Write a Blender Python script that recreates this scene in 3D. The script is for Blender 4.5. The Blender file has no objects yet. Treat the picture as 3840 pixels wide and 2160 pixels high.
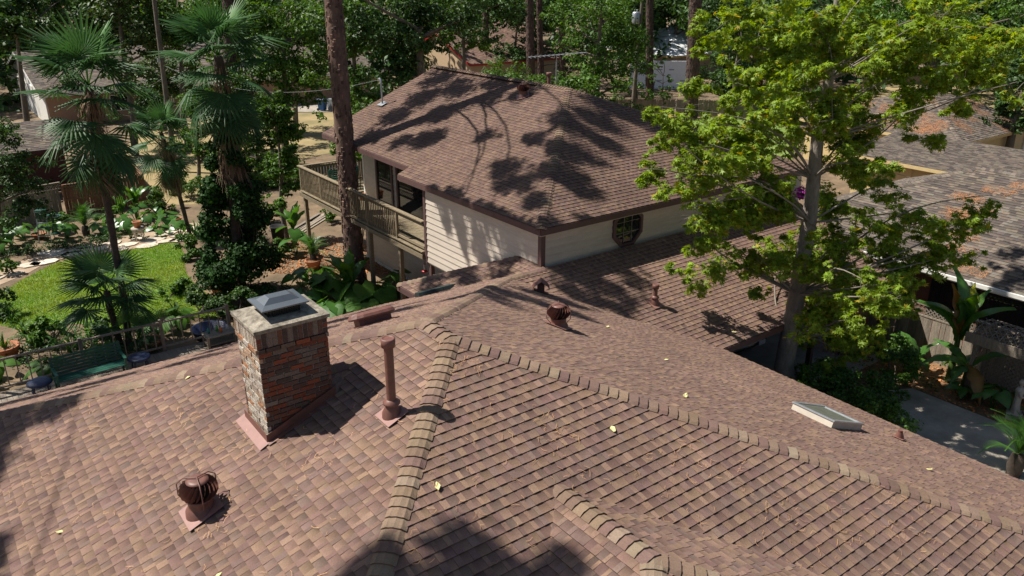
import bpy, math, random
import numpy as np
from mathutils import Vector, Matrix
random.seed(7); rng=np.random.default_rng(7)
sc=bpy.context.scene
col=sc.collection
# ---------------------------------------------------------------- camera
F_PX,PITCH,ROLL,YAW=3007.7,0.37615,0.0023,0.92679
CAM=Vector((-5.658,-9.026,11.761))
fw=Vector((math.cos(YAW)*math.cos(PITCH),math.sin(YAW)*math.cos(PITCH),-math.sin(PITCH)))
ri=Vector((math.sin(YAW),-math.cos(YAW),0)); up=ri.cross(fw)
R_=math.cos(ROLL)*ri+math.sin(ROLL)*up; U_=-math.sin(ROLL)*ri+math.cos(ROLL)*up
cd=bpy.data.cameras.new('camera'); cam=bpy.data.objects.new('camera',cd); col.objects.link(cam)
M=Matrix((R_,U_,-fw)).transposed().to_4x4(); M.translation=CAM; cam.matrix_world=M
cd.sensor_width=36; cd.lens=36*F_PX/3840; cd.clip_end=2000; cd.clip_start=.1
sc.camera=cam
# ---------------------------------------------------------------- sky, sun, exposure
SUN_AZ,SUN_EL=math.radians(132),math.radians(54.5)
wd=bpy.data.worlds.new('World'); sc.world=wd; wd.use_nodes=True
nt=wd.node_tree; sky=nt.nodes.new('ShaderNodeTexSky'); sky.sky_type='NISHITA'; sky.sun_disc=False
sky.sun_elevation=SUN_EL; sky.sun_rotation=math.pi/2-SUN_AZ; sky.air_density=1.0; sky.dust_density=1.0
bg=nt.nodes['Background']; bg.inputs[1].default_value=.054; nt.links.new(sky.outputs[0],bg.inputs[0])
sd=bpy.data.lights.new('sun','SUN'); sd.energy=5.0; sd.angle=math.radians(.55); sd.color=(1,.95,.87)
so=bpy.data.objects.new('sun',sd); col.objects.link(so)
sdir=Vector((math.cos(SUN_AZ)*math.cos(SUN_EL),math.sin(SUN_AZ)*math.cos(SUN_EL),math.sin(SUN_EL)))
so.rotation_euler=sdir.to_track_quat('Z','Y').to_euler(); so.location=(-20,30,40)
sc.view_settings.view_transform='Standard'; sc.view_settings.look='None'; sc.view_settings.gamma=1; sc.view_settings.exposure=0.5
# ---------------------------------------------------------------- pixel helpers (photo shown 2576 px wide)
def ray(x,y):
    return fw+R_*((x*3840/2576-1920)/F_PX)-U_*((y*2160/1449-1080)/F_PX)
def W(x,y,z=0.):
    r=ray(x,y); return CAM+r*((z-CAM.z)/r.z)
def at(x,y,d):                       # along a pixel's ray at horizontal distance d
    r=ray(x,y); return CAM+r*(d/math.hypot(r.x,r.y))
def onp(x,y,n,d):
    n=Vector(n); r=ray(x,y); return CAM+r*((d-n.dot(CAM))/n.dot(r))
def top_of(base,x,y):                # height above the ground of a pixel straight over base
    r=ray(x,y); s=math.hypot(base[0]-CAM.x,base[1]-CAM.y)/math.hypot(r.x,r.y); return (CAM+r*s)
def pix(P):
    d=Vector(P)-CAM; z=d.dot(fw); return ((1920+F_PX*d.dot(R_)/z)*2576/3840,(1080-F_PX*d.dot(U_)/z)*1449/2160,z)
# ---------------------------------------------------------------- objects
def link(o,parent=None):
    col.objects.link(o)
    if parent is not None: o.parent=parent
    return o
def tag(o,label,cat,group=None):
    o['label']=label; o['category']=cat
    if group: o['group']=group
    return o
def empty(name,loc=(0,0,0),rz=0.,label=None,cat=None,group=None):
    o=bpy.data.objects.new(name,None); o.location=loc; o.rotation_euler=(0,0,rz); o.empty_display_size=.1; link(o)
    if label: tag(o,label,cat,group)
    return o
def kind(o,k): o['kind']=k; return o
def mesh_np(name,V,Fc,tint=None,smooth=False):
    """V (n,3), Fc (m,k) uniform faces, tint (n,3) point colours"""
    me=bpy.data.meshes.new(name); n,m,k=len(V),len(Fc),Fc.shape[1]
    me.vertices.add(n); me.vertices.foreach_set('co',np.asarray(V,np.float32).ravel())
    me.loops.add(m*k); me.loops.foreach_set('vertex_index',np.asarray(Fc,np.int32).ravel())
    me.polygons.add(m); me.polygons.foreach_set('loop_start',np.arange(0,m*k,k,dtype=np.int32))
    try: me.polygons.foreach_set('loop_total',np.full(m,k,np.int32))
    except Exception: pass
    if smooth: me.polygons.foreach_set('use_smooth',np.ones(m,bool))
    me.update(calc_edges=True)
    if tint is not None:
        a=me.attributes.new('tint','FLOAT_COLOR','POINT'); c=np.ones((n,4),np.float32); c[:,:3]=tint; a.data.foreach_set('color',c.ravel())
    return me
class MB:
    def __init__(s): s.v=[];s.f=[];s.c=[];s.sm=[]
    def add(s,vs,fs,c=(1,1,1),smooth=False):
        b=len(s.v); s.v+=[tuple(v) for v in vs]; s.f+=[tuple(b+i for i in f) for f in fs]
        s.c+=(c if isinstance(c,list) else [tuple(c)]*len(vs)); s.sm+=[smooth]*len(fs); return s
    def box(s,a,b,c=(1,1,1)):
        x0,y0,z0=[min(p,q) for p,q in zip(a,b)]; x1,y1,z1=[max(p,q) for p,q in zip(a,b)]
        return s.add([(x0,y0,z0),(x1,y0,z0),(x1,y1,z0),(x0,y1,z0),(x0,y0,z1),(x1,y0,z1),(x1,y1,z1),(x0,y1,z1)],
              [(0,3,2,1),(4,5,6,7),(0,1,5,4),(1,2,6,5),(2,3,7,6),(3,0,4,7)],c)
    def bar(s,a,b,w,h,c=(1,1,1),upv=(0,0,1)):
        a=Vector(a);b=Vector(b);d=(b-a).normalized();u=Vector(upv)
        if abs(d.dot(u))>.98:u=Vector((1,0,0))
        x=d.cross(u).normalized()*w/2;y=x.cross(d).normalized()*h/2
        vs=[p+i*x+j*y for p in (a,b) for i,j in ((-1,-1),(1,-1),(1,1),(-1,1))]
        return s.add(vs,[(0,1,2,3),(7,6,5,4),(0,4,5,1),(1,5,6,2),(2,6,7,3),(3,7,4,0)],c)
    def tube(s,pts,rad,n=10,c=(1,1,1),cap=True,smooth=True):
        pts=[Vector(p) for p in pts]; N=len(pts); rad=rad if hasattr(rad,'__len__') else [rad]*N
        vs=[];prev=None
        for i,p in enumerate(pts):
            d=(pts[min(i+1,N-1)]-pts[max(i-1,0)]).normalized()
            if prev is None:
                x=d.orthogonal().normalized()
            else: x=(prev-d*prev.dot(d)).normalized()
            prev=x;y=d.cross(x)
            vs+=[p+(x*math.cos(t)+y*math.sin(t))*rad[i] for t in [2*math.pi*j/n for j in range(n)]]
        fs=[(i*n+j,i*n+(j+1)%n,(i+1)*n+(j+1)%n,(i+1)*n+j) for i in range(N-1) for j in range(n)]
        s.add(vs,fs,c,smooth)
        if cap:
            s.add(vs[:n],[tuple(reversed(range(n)))],c); s.add(vs[-n:],[tuple(range(n))],c)
        return s
    def lathe(s,prof,n=20,o=(0,0,0),c=(1,1,1),smooth=True):
        vs=[(o[0]+r*math.cos(2*math.pi*j/n),o[1]+r*math.sin(2*math.pi*j/n),o[2]+z) for r,z in prof for j in range(n)]
        fs=[(i*n+j,i*n+(j+1)%n,(i+1)*n+(j+1)%n,(i+1)*n+j) for i in range(len(prof)-1) for j in range(n)]
        return s.add(vs,fs,c,smooth)
    def prism(s,poly,z0,z1,c=(1,1,1)):
        n=len(poly)
        return s.add([(x,y,z0) for x,y in poly]+[(x,y,z1) for x,y in poly],
            [tuple(reversed(range(n))),tuple(range(n,2*n))]+[(i,(i+1)%n,n+(i+1)%n,n+i) for i in range(n)],c)
    def mesh(s,name):
        me=bpy.data.meshes.new(name); me.from_pydata(s.v,[],s.f)
        a=me.attributes.new('tint','FLOAT_COLOR','POINT')
        a.data.foreach_set('color',np.array([(c[0],c[1],c[2],1) for c in s.c],np.float32).ravel())
        me.polygons.foreach_set('use_smooth',s.sm); me.update(); return me
    def build(s,name,m,parent=None,loc=None):
        me=s.mesh(name); me.materials.append(m)
        o=bpy.data.objects.new(name,me)
        if loc: o.location=loc
        return link(o,parent)
def box_obj(name,a,b,m,parent=None,c=(1,1,1)):
    ctr=Vector([(p+q)/2 for p,q in zip(a,b)]); lo=[p-k for p,k in zip(a,ctr)]; hi=[p-k for p,k in zip(b,ctr)]
    return MB().box(lo,hi,c).build(name,m,parent,ctr)
def obj(name,me,m,parent=None,loc=None,rot=None,sca=None):
    if m is not None and not me.materials: me.materials.append(m)
    o=bpy.data.objects.new(name,me)
    if loc is not None:o.location=loc
    if rot is not None:o.rotation_euler=rot
    if sca is not None:o.scale=(sca,)*3 if not hasattr(sca,'__len__') else sca
    return link(o,parent)
# ---------------------------------------------------------------- materials
MT={}
def mat(name,base=(.5,.5,.5),rough=.8,var=.15,scale=8.,bump=0.,bscale=60.,metal=0.,tint=True,col2=None,spec=.5,trans=0.,coat=0.,stretch=None,obj_coords=False,jit=0.,stain=0.):
    m=bpy.data.materials.new(name); m.use_nodes=True; t=m.node_tree; N=t.nodes; Lk=t.links.new
    b=N['Principled BSDF']; b.inputs['Roughness'].default_value=rough; b.inputs['Metallic'].default_value=metal
    b.inputs['Specular IOR Level'].default_value=spec; b.inputs['Coat Weight'].default_value=coat
    if obj_coords: cs=N.new('ShaderNodeTexCoord').outputs['Object']
    else: cs=N.new('ShaderNodeNewGeometry').outputs['Position']
    if stretch:
        mp=N.new('ShaderNodeMapping'); mp.inputs['Scale'].default_value=stretch; Lk(cs,mp.inputs[0]); cs=mp.outputs[0]
    n1=N.new('ShaderNodeTexNoise'); n1.inputs['Scale'].default_value=scale; n1.inputs['Detail'].default_value=6; n1.inputs['Roughness'].default_value=.65; Lk(cs,n1.inputs['Vector'])
    rp=N.new('ShaderNodeValToRGB'); rp.color_ramp.elements[0].position=.3; rp.color_ramp.elements[1].position=.7
    c0=base if col2 is None else col2
    k0=1-var if col2 is None else 1
    rp.color_ramp.elements[0].color=(c0[0]*k0,c0[1]*k0,c0[2]*k0,1)
    k1=1+var if col2 is None else 1
    rp.color_ramp.elements[1].color=(min(1,base[0]*k1),min(1,base[1]*k1),min(1,base[2]*k1),1)
    Lk(n1.outputs['Fac'],rp.inputs[0]); c=rp.outputs[0]
    if jit:
        oi=N.new('ShaderNodeObjectInfo'); hv=N.new('ShaderNodeHueSaturation'); mr=N.new('ShaderNodeMapRange')
        mr.inputs[3].default_value=1-jit; mr.inputs[4].default_value=1+jit; Lk(oi.outputs['Random'],mr.inputs[0]); Lk(mr.outputs[0],hv.inputs['Value']); Lk(c,hv.inputs['Color']); c=hv.outputs[0]
    if tint:
        at_=N.new('ShaderNodeAttribute'); at_.attribute_name='tint'
        mx=N.new('ShaderNodeMix'); mx.data_type='RGBA'; mx.blend_type='MULTIPLY'; mx.inputs[0].default_value=1
        Lk(c,mx.inputs[6]); Lk(at_.outputs['Color'],mx.inputs[7]); c=mx.outputs[2]
    if stain:      # broad weathering blotches and run-off streaks
        ns=N.new('ShaderNodeTexNoise'); ns.inputs['Scale'].default_value=.9; ns.inputs['Detail'].default_value=7; ns.inputs['Roughness'].default_value=.7; Lk(cs,ns.inputs['Vector'])
        ms_=N.new('ShaderNodeMapRange'); ms_.inputs[1].default_value=.3; ms_.inputs[2].default_value=.7; ms_.inputs[3].default_value=1-stain; ms_.inputs[4].default_value=1+stain*.7; Lk(ns.outputs['Fac'],ms_.inputs[0])
        hv2=N.new('ShaderNodeHueSaturation'); Lk(ms_.outputs[0],hv2.inputs['Value']); Lk(c,hv2.inputs['Color']); c=hv2.outputs[0]
    Lk(c,b.inputs['Base Color'])
    if bump:
        n2=N.new('ShaderNodeTexNoise'); n2.inputs['Scale'].default_value=bscale; n2.inputs['Detail'].default_value=4; Lk(cs,n2.inputs['Vector'])
        bp=N.new('ShaderNodeBump'); bp.inputs['Strength'].default_value=bump; bp.inputs['Distance'].default_value=.02; Lk(n2.outputs['Fac'],bp.inputs['Height']); Lk(bp.outputs[0],b.inputs['Normal'])
    if trans:
        tr=N.new('ShaderNodeBsdfTranslucent'); ms=N.new('ShaderNodeMixShader'); ms.inputs[0].default_value=trans
        hs=N.new('ShaderNodeHueSaturation'); hs.inputs['Saturation'].default_value=1.15; hs.inputs['Value'].default_value=1.6; hs.inputs['Hue'].default_value=.485
        Lk(c,hs.inputs['Color']); Lk(hs.outputs[0],tr.inputs[0]); Lk(b.outputs[0],ms.inputs[1]); Lk(tr.outputs[0],ms.inputs[2]); Lk(ms.outputs[0],N['Material Output'].inputs[0])
    MT[name]=m; return m
mat('shingle',(1,1,1),.92,.30,55.,.45,150.,spec=.25,stain=.20)
mat('roof_felt',(.09,.07,.06),.95,tint=False)
mat('brick',(1,1,1),.9,.35,30.,.8,50.,spec=.2)
mat('mortar',(.30,.275,.25),.95,.35,18.,.6,60.,tint=False)
mat('concrete_crown',(.42,.37,.29),.9,.4,9.,.5,40.,col2=(.085,.07,.05),tint=False)
mat('sunlit_metal',(.28,.145,.12),.5,.12,7.,.06,20.)  # brown flashing metal with direct sun painted into a lighter, pinker tone
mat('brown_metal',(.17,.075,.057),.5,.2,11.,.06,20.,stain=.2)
mat('grey_metal',(.16,.18,.20),.33,.1,4.,metal=.5)
mat('galvanised',(.42,.44,.46),.4,.15,10.,metal=.6)
mat('siding',(.60,.52,.43),.62,.09,3.,.08,40.,stretch=(1,1,6),stain=.10)
mat('trim',(.115,.062,.058),.55,.12,6.,.05,30.)
mat('white_trim',(.76,.74,.68),.5,.06,4.)
mat('cream',(.62,.47,.23),.6,.08,3.)
mat('deck_wood',(.235,.185,.115),.75,.35,4.,.3,30.,stretch=(3,3,12),jit=.15)
mat('old_wood',(.26,.215,.165),.85,.35,3.,.4,30.,stretch=(10,10,1.2),jit=.2)
mat('red_wood',(.24,.115,.06),.8,.3,3.,.3,30.,stretch=(10,10,1.2),jit=.2)
mat('glass_dark',(.015,.018,.02),.04,.1,2.,tint=False,spec=.8)
mat('black',(.012,.012,.013),.5,.1,5.)
mat('black_paint',(.01,.01,.012),.15,.05,3.,coat=.8)
mat('chrome',(.6,.6,.62),.15,.05,5.,metal=1)
mat('rubber',(.02,.02,.02),.85,.1,8.)
mat('dry_ground',(.25,.17,.10),.95,.4,.9,.9,14.,col2=(.085,.062,.036),tint=False)
mat('path_soil',(.44,.33,.23),.95,.3,2.,.6,20.,col2=(.30,.21,.14),tint=False)
mat('gum_bark',(.30,.265,.22),.95,.35,7.,.9,25.,col2=(.15,.125,.10),stretch=(1,1,.4))
mat('concrete',(.34,.30,.245),.9,.3,1.2,.25,30.,tint=True)
mat('leaf_litter',(.32,.18,.085),.95,.5,6.,.9,30.,col2=(.10,.055,.03),tint=False)
mat('lawn',(.22,.27,.055),.95,.4,1.4,.9,60.,col2=(.10,.20,.03),tint=False)
mat('dry_lawn',(.40,.29,.14),.95,.3,.45,.9,30.,col2=(.17,.15,.065),tint=False)
mat('stone',(.52,.45,.37),.9,.3,5.,.4,30.,jit=.25)
mat('grass_blade',(.15,.29,.035),.6,.3,2.,trans=.3)
mat('gum_leaf',(.20,.31,.034),.48,.22,1.2,trans=.38,spec=.3)
mat('leaf',(.07,.155,.024),.5,.35,.5,trans=.3,spec=.3)
mat('leaf_dark',(.04,.092,.02),.5,.35,.6,trans=.22,spec=.3)
mat('pine_leaf',(.05,.09,.03),.6,.3,.5,trans=.15)
mat('palm_leaf',(.04,.10,.03),.5,.25,1.5,trans=.25,spec=.3)
mat('dead_frond',(.22,.15,.09),.85,.35,4.)
mat('big_leaf',(.06,.15,.03),.35,.2,2.,trans=.3,spec=.5)
mat('ivy_leaf',(.022,.062,.012),.6,.3,1.5,trans=.12,spec=.15)
mat('bark_pine',(.215,.13,.092),.95,.5,3.5,1.,18.,col2=(.075,.048,.037),stretch=(1,1,.45))
mat('bark_grey',(.20,.165,.125),.95,.4,6.,1.,25.,col2=(.085,.07,.055),stretch=(1,1,.4))
mat('bark_palm',(.075,.055,.042),.95,.4,8.,1.,40.)
mat('twig',(.22,.19,.155),.8,.2,9.)
mat('terracotta',(.42,.155,.07),.8,.15,8.)
mat('bench_green',(.012,.085,.058),.45,.12,6.)
mat('stool_blue',(.02,.032,.085),.5,.15,6.)
mat('bin_blue',(.008,.075,.22),.4,.05,3.)
mat('white_roof',(.86,.87,.88),.7,.05,3.,tint=True)
mat('red_paint',(.42,.03,.03),.3,.05,3.)
mat('plain',(1,1,1),.6,.06,4.)
mat('needles',(.46,.27,.13),.8,.25,9.)
mat('rust_needles',(.40,.19,.08),.9,.3,5.)
mat('skylight_glass',(.20,.21,.17),.12,.2,3.,tint=False,spec=.7)
mat('dark_red',(.055,.016,.014),.8,.3,4.,stretch=(1,1,8))
mat('vent_green',(.02,.032,.03),.6,.15,6.)
mat('pale_tan',(.52,.46,.38),.6,.1,5.)
# ================================================================ roofs
K=5/12; ZR=6.8; L0=.714; EXP=.143
PAL_BROWN=[((.375,.255,.178),3),((.335,.225,.16),3),((.285,.185,.148),3.5),((.255,.16,.138),3),((.27,.195,.165),2),((.21,.145,.13),1.6)]
_m=[sum(c[i]*w for c,w in PAL_BROWN)/sum(w for c,w in PAL_BROWN) for i in range(3)]
PAL_BROWN=[(tuple(v*.68+m_*.32 for v,m_ in zip(c,_m)),w) for c,w in PAL_BROWN]
PAL_BROWN=[((c[0]*.93,c[1]*.885,c[2]*.865),w) for c,w in PAL_BROWN]
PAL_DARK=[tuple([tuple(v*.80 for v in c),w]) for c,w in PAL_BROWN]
PAL_GREY=[((.26,.21,.165),3),((.20,.16,.13),3),((.15,.122,.105),3),((.12,.10,.09),2),((.225,.195,.16),2)]
PAL_CAP=[((.285,.20,.138),3),((.25,.17,.12),3),((.21,.132,.106),3),((.315,.235,.165),.8)]
def pick(pal):
    c=random.choices([p[0] for p in pal],[p[1] for p in pal])[0]; j=random.uniform(.9,1.1)
    return (c[0]*j,c[1]*j*random.uniform(.97,1.03),c[2]*j*random.uniform(.95,1.05))
def clip(poly,edges):
    for (ax,ay,nx,ny) in edges:
        out=[];n=len(poly)
        for i in range(n):
            p=poly[i];q=poly[(i+1)%n]; dp=(p[0]-ax)*nx+(p[1]-ay)*ny; dq=(q[0]-ax)*nx+(q[1]-ay)*ny
            if dp>=0: out.append(p)
            if (dp>=0)!=(dq>=0):
                t=dp/(dp-dq); out.append((p[0]+(q[0]-p[0])*t,p[1]+(q[1]-p[1])*t))
        poly=out
        if len(poly)<3: return []
    return poly
def area(p): return .5*sum(p[i][0]*p[(i+1)%len(p)][1]-p[(i+1)%len(p)][0]*p[i][1] for i in range(len(p)))
class Roof:
    def __init__(s,house): s.house=house; s.pieces=[]
    def slope(s,plan,d,P0,k=K,pal=PAL_BROWN,e=EXP,wmin=.058,wmax=.128,skip=None,fascia=(),m='shingle',thick=.12,near=True):
        d=Vector(d); c=1/math.sqrt(1+k*k); P0=Vector(P0)
        T=Vector((d.x*c,d.y*c,-k*c)); S=Vector((-d.y,d.x,0)); Nn=S.cross(T)
        if Nn.z<0: S=-S; Nn=S.cross(T)
        zf=lambda x,y: P0.z-k*((x-P0.x)*d.x+(y-P0.y)*d.y)
        st=[((x-P0.x)*S.x+(y-P0.y)*S.y,((x-P0.x)*d.x+(y-P0.y)*d.y)/c) for x,y in plan]
        if area(st)<0: st.reverse(); plan=list(reversed(plan))
        n=len(st); edges=[]
        for i in range(n):
            (ax,ay),(bx,by)=st[i],st[(i+1)%n]; l=math.hypot(bx-ax,by-ay)
            edges.append((ax,ay,-(by-ay)/l,(bx-ax)/l))
        pl=list(plan); 
        if area(pl)<0: pl.reverse()
        mb=MB(); t=[(x,y,zf(x,y)-.004) for x,y in pl]; b=[(x,y,z-thick) for x,y,z in t]
        mb.add(t+b,[tuple(range(n)),tuple(reversed(range(n,2*n)))]+[(i,n+i,n+(i+1)%n,(i+1)%n) for i in range(n)])
        deck=mb.build('roof_slope',MT['roof_felt'],s.house)
        smin,smax=min(p[0] for p in st),max(p[0] for p in st); t0,t1=min(p[1] for p in st),max(p[1] for p in st)
        row=0; tt=t1-e
        while tt>t0-e:
            x=smin-random.uniform(0,.3); hi=random.random()<.5
            wav=random.uniform(-.003,.003)
            while x<smax:
                w=random.uniform(wmin,wmax)*(1.25 if hi else .85)
                poly=[(x,tt+wav),(x+w-.002,tt+wav),(x+w-.002,tt+e+wav),(x,tt+e+wav)]
                x+=w; hi=not hi
                ins=all(all((p[0]-ax)*nx+(p[1]-ay)*ny>=0 for (ax,ay,nx,ny) in edges) for p in poly)
                if not ins:
                    poly=clip(poly,edges)
                    if len(poly)<3 or abs(area(poly))<2e-4: continue
                th=(.018 if hi else .011)+random.uniform(-.001,.001)
                cx=sum(p[0] for p in poly)/len(poly); cy=sum(p[1] for p in poly)/len(poly)
                ctr=P0+S*cx+T*cy
                if skip and skip(ctr.x,ctr.y): continue
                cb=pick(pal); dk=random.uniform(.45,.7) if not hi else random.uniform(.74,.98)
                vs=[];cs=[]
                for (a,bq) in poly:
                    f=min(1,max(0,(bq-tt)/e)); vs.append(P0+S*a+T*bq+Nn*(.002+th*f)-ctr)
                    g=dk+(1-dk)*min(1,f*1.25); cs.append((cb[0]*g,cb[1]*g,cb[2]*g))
                m_=len(poly); vs+=[P0+S*a+T*bq-Nn*.002-ctr for a,bq in poly]; cs+=[(c_[0]*.4,c_[1]*.4,c_[2]*.4) for c_ in cs]  # lower edge colours darkened so the butts read as shadow lines
                fs=[tuple(range(m_))]+[(i,m_+i,m_+(i+1)%m_,(i+1)%m_) for i in range(m_)]
                sco=0
                if near:
                    u,v,z=pix(ctr)
                    if z>0 and 0<u<2576 and 0<v<1449:
                        vd=(CAM-ctr); r2=vd.length_squared; sco=abs(area(poly))*max(0,Nn.dot(vd)/math.sqrt(r2))/r2
                s.pieces.append((sco,deck,ctr,vs,fs,cs,m))
            tt-=e; row+=1
        for a,b in fascia:
            a3=Vector((a[0],a[1],zf(*a))); b3=Vector((b[0],b[1],zf(*b)))
            o=d*.012; lo=Vector((o.x,o.y,-.10))
            MB().bar(a3+lo,b3+lo,.03,.17).build('fascia',MT[s.trim],s.house)
        return deck
    trim='trim'
    def finish(s,n=300):
        s.pieces.sort(key=lambda p:-p[0]); rest={}
        for i,(sco,deck,ctr,vs,fs,cs,m) in enumerate(s.pieces):
            if i<n and sco>0:
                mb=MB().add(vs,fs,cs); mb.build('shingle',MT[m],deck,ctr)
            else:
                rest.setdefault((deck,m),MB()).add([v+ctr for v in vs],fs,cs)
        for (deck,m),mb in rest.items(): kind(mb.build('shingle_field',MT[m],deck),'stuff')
def caps(parent,P0,P1,d1,d2,k=K,step=.15,w=.15,pal=PAL_CAP,name='ridge_cap',up_first=True):
    """bent cap shingles from P0 (high end) to P1 (low end)"""
    P0=Vector(P0);P1=Vector(P1);D=(P1-P0);Ln=D.length;D.normalize()
    sides=[]
    for d in (d1,d2):
        n=Vector((d[0]*k,d[1]*k,1)).normalized(); a=D.cross(n).normalized()
        if a.x*d[0]+a.y*d[1]<0:a=-a
        sides.append((a,n))
    (a1,n1),(a2,n2)=sides; nm=(n1+n2).normalized()
    N=max(1,int(Ln/step))
    for i in range(N):
        o=P0+D*(i*Ln/N); c=pick(pal); l=Ln/N*1.0; vs=[];cs=[]
        jw=w*random.uniform(.97,1.04); jd=random.uniform(-.006,.006)
        for t,h in ((0,.016),(l,.040)):
            sec=[a1*jw+n1*h*.55,a1*jw*.55+n1*(h+.006),a1*.05+n1*(h*.8+.004),nm*(h*.8-.0),a2*.05+n2*(h*.8+.004),a2*jw*.55+n2*(h+.006),a2*jw+n2*h*.55]
            vs+=[D*(t+(jd if t else 0))+q for q in sec]
        q=len(sec)
        low=[a1*jw-n1*.0,nm*-.005,a2*jw]
        fs=[(j,j+1,q+j+1,q+j) for j in range(q-1)]
        vs+=[D*l+n1*.004+a1*jw,D*l+a1*.05,D*l+nm*.0,D*l+a2*.05,D*l+n2*.004+a2*jw,a1*jw,a2*jw]
        b=2*q
        fs+=[(q,q+1,q+2,b+1,b),(q+2,q+3,b+2,b+1),(q+3,q+4,b+3,b+2),(q+4,q+5,q+6,b+4,b+3),(0,q,b,b+5),(q-1,b+6,b+4,2*q-1)]
        cs=[c]*(2*q)+[(c[0]*.45,c[1]*.45,c[2]*.45)]*7
        MB().add(vs,fs,cs).build(name,MT['shingle'],parent,o)
def siding(parent,p0,p1,z0,z1,out,exp=.205,m='siding',zoff=0):
    """lap boards on a wall from p0 to p1 (plan), facing out"""
    out=Vector((*out,0)); p0=Vector((*p0,0));p1=Vector((*p1,0)); z=z0
    while z<z1-.02:
        h=min(exp,z1-z)-.011; c=random.uniform(.93,1.05); lo=out*.03; hi=out*.008
        vs=[p0+Vector((0,0,z)),p1+Vector((0,0,z)),p1+lo+Vector((0,0,z)),p0+lo+Vector((0,0,z)),
            p0+Vector((0,0,z+h)),p1+Vector((0,0,z+h)),p1+hi+Vector((0,0,z+h)),p0+hi+Vector((0,0,z+h))]
        ct=(p0+p1)/2+Vector((0,0,z+h/2))
        MB().add([v-ct for v in vs],[(0,1,2,3),(7,6,5,4),(3,2,6,7),(0,4,5,1),(1,5,6,2),(0,3,7,4)],(c,c,c)).build('siding_board',MT[m],parent,ct)
        z+=exp
# ---------------------------------------------------------------- ground
g=MB(); g.add([(-300,-200,0),(500,-200,0),(500,700,0),(-300,700,0)],[(0,1,2,3)])
ground=kind(g.build('ground',MT['dry_ground']),'structure')
# ---------------------------------------------------------------- house in the foreground
H1=empty('house',(0,0,0),0,'single-storey house with large brown shingled hip roof and brick chimney','house')
r=Roof(H1)
B_EAVE=10.0; A_EAVE=-(B_EAVE-L0); C_EAVE=A_EAVE; D_EAVE=10.08; YE=6.79; XE=YE-L0; ZE=ZR-K*XE
FY=-2.57; FX=-.1; FZ=ZR+K*FY; FEND=-4.25
inF=lambda x,y: y<FY-abs(x-FX)-.12
RF=(0,0,ZR);RB=(0,L0,ZR)
r.slope([(0,0),(0,L0),(A_EAVE,B_EAVE),(A_EAVE,C_EAVE)],(-1,0),RF,fascia=[((A_EAVE,B_EAVE),(A_EAVE,C_EAVE))])
r.slope([(0,0),(A_EAVE,C_EAVE),(-C_EAVE,C_EAVE)],(0,-1),RF,skip=inF,fascia=[((A_EAVE,C_EAVE),(-C_EAVE,C_EAVE))])
VX=D_EAVE; VY=YE-(D_EAVE-XE)
r.slope([(0,0),(-C_EAVE,C_EAVE),(D_EAVE,C_EAVE),(VX,VY),(XE,YE),(0,L0)],(1,0),RF,fascia=[((D_EAVE,C_EAVE),(VX,VY))])
VB=14.09
r.slope([(XE,YE),(VB-YE,YE),(VB-B_EAVE,B_EAVE)],(0,1),RB)
r.slope([(0,L0),(XE,YE),(VB-B_EAVE,B_EAVE),(A_EAVE,B_EAVE)],(0,1),RB,fascia=[((A_EAVE,B_EAVE),(VB-B_EAVE,B_EAVE))])
E_END=18.75
r.slope([(XE,YE),(E_END,YE),(E_END,VY),(VX,VY)],(0,-1),(XE,YE,ZE),fascia=[((VX,VY),(E_END,VY))])
GT=(7.33,7.95); GZ=ZR-K*(VB-7.33-L0); GE=4.8
r.slope([(7.33,YE-.03),GT,(GE,GT[1]+7.33-GE),(GE,VB-GE)],(-1,0),(7.33,YE,GZ),fascia=[((GE,VB-GE),(GE,GT[1]+7.33-GE))])
r.slope([GT,(7.33,GT[1]+7.33-GE),(GE,GT[1]+7.33-GE)],(0,1),(GT[0],GT[1],GZ),fascia=[((7.33,GT[1]+7.33-GE),(GE,GT[1]+7.33-GE))])
# small front hip projecting from the near slope
FW=4.6
r.slope([(FX,FY),(FX,FEND),(FX-FW,FEND-FW),(FX-FW,FY-FW)],(-1,0),(FX,FY,FZ))
r.slope([(FX,FY),(FX,FEND),(FX+FW,FEND-FW),(FX+FW,FY-FW)],(1,0),(FX,FY,FZ))
r.slope([(FX,FEND),(FX-FW,FEND-FW),(FX+FW,FEND-FW)],(0,-1),(FX,FEND,FZ))
# chimney saddle
CX0,CX1,CY0,CY1=-2.63,-1.62,.583,1.41
cyc=(CY0+CY1)/2; zs=ZR+K*CX1+.20; SX=CX1+.2/K+.06
kk=.2/((CY1-CY0)/2)
for sgn in (-1,1):
    P=[Vector((CX1,cyc,zs)),Vector((SX,cyc,ZR+K*SX+.006)),Vector((CX1,cyc+sgn*.46,ZR+K*CX1+.006))]
    if sgn<0: P=[P[0],P[2],P[1]]
    nf=5
    mb=MB()
    for i in range(nf):
        for j in range(nf-i):
            A_=P[0]+(P[1]-P[0])*(i/nf)+(P[2]-P[0])*(j/nf); B_=A_+(P[1]-P[0])/nf; C_=A_+(P[2]-P[0])/nf
            mb.add([A_,B_,C_],[(0,1,2)],pick(PAL_BROWN))
            if j<nf-i-1: mb.add([B_,B_+(P[2]-P[0])/nf,C_],[(0,1,2)],pick(PAL_BROWN))
    mb.build('roof_slope',MT['shingle'],H1)
r.finish(300)
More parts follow.
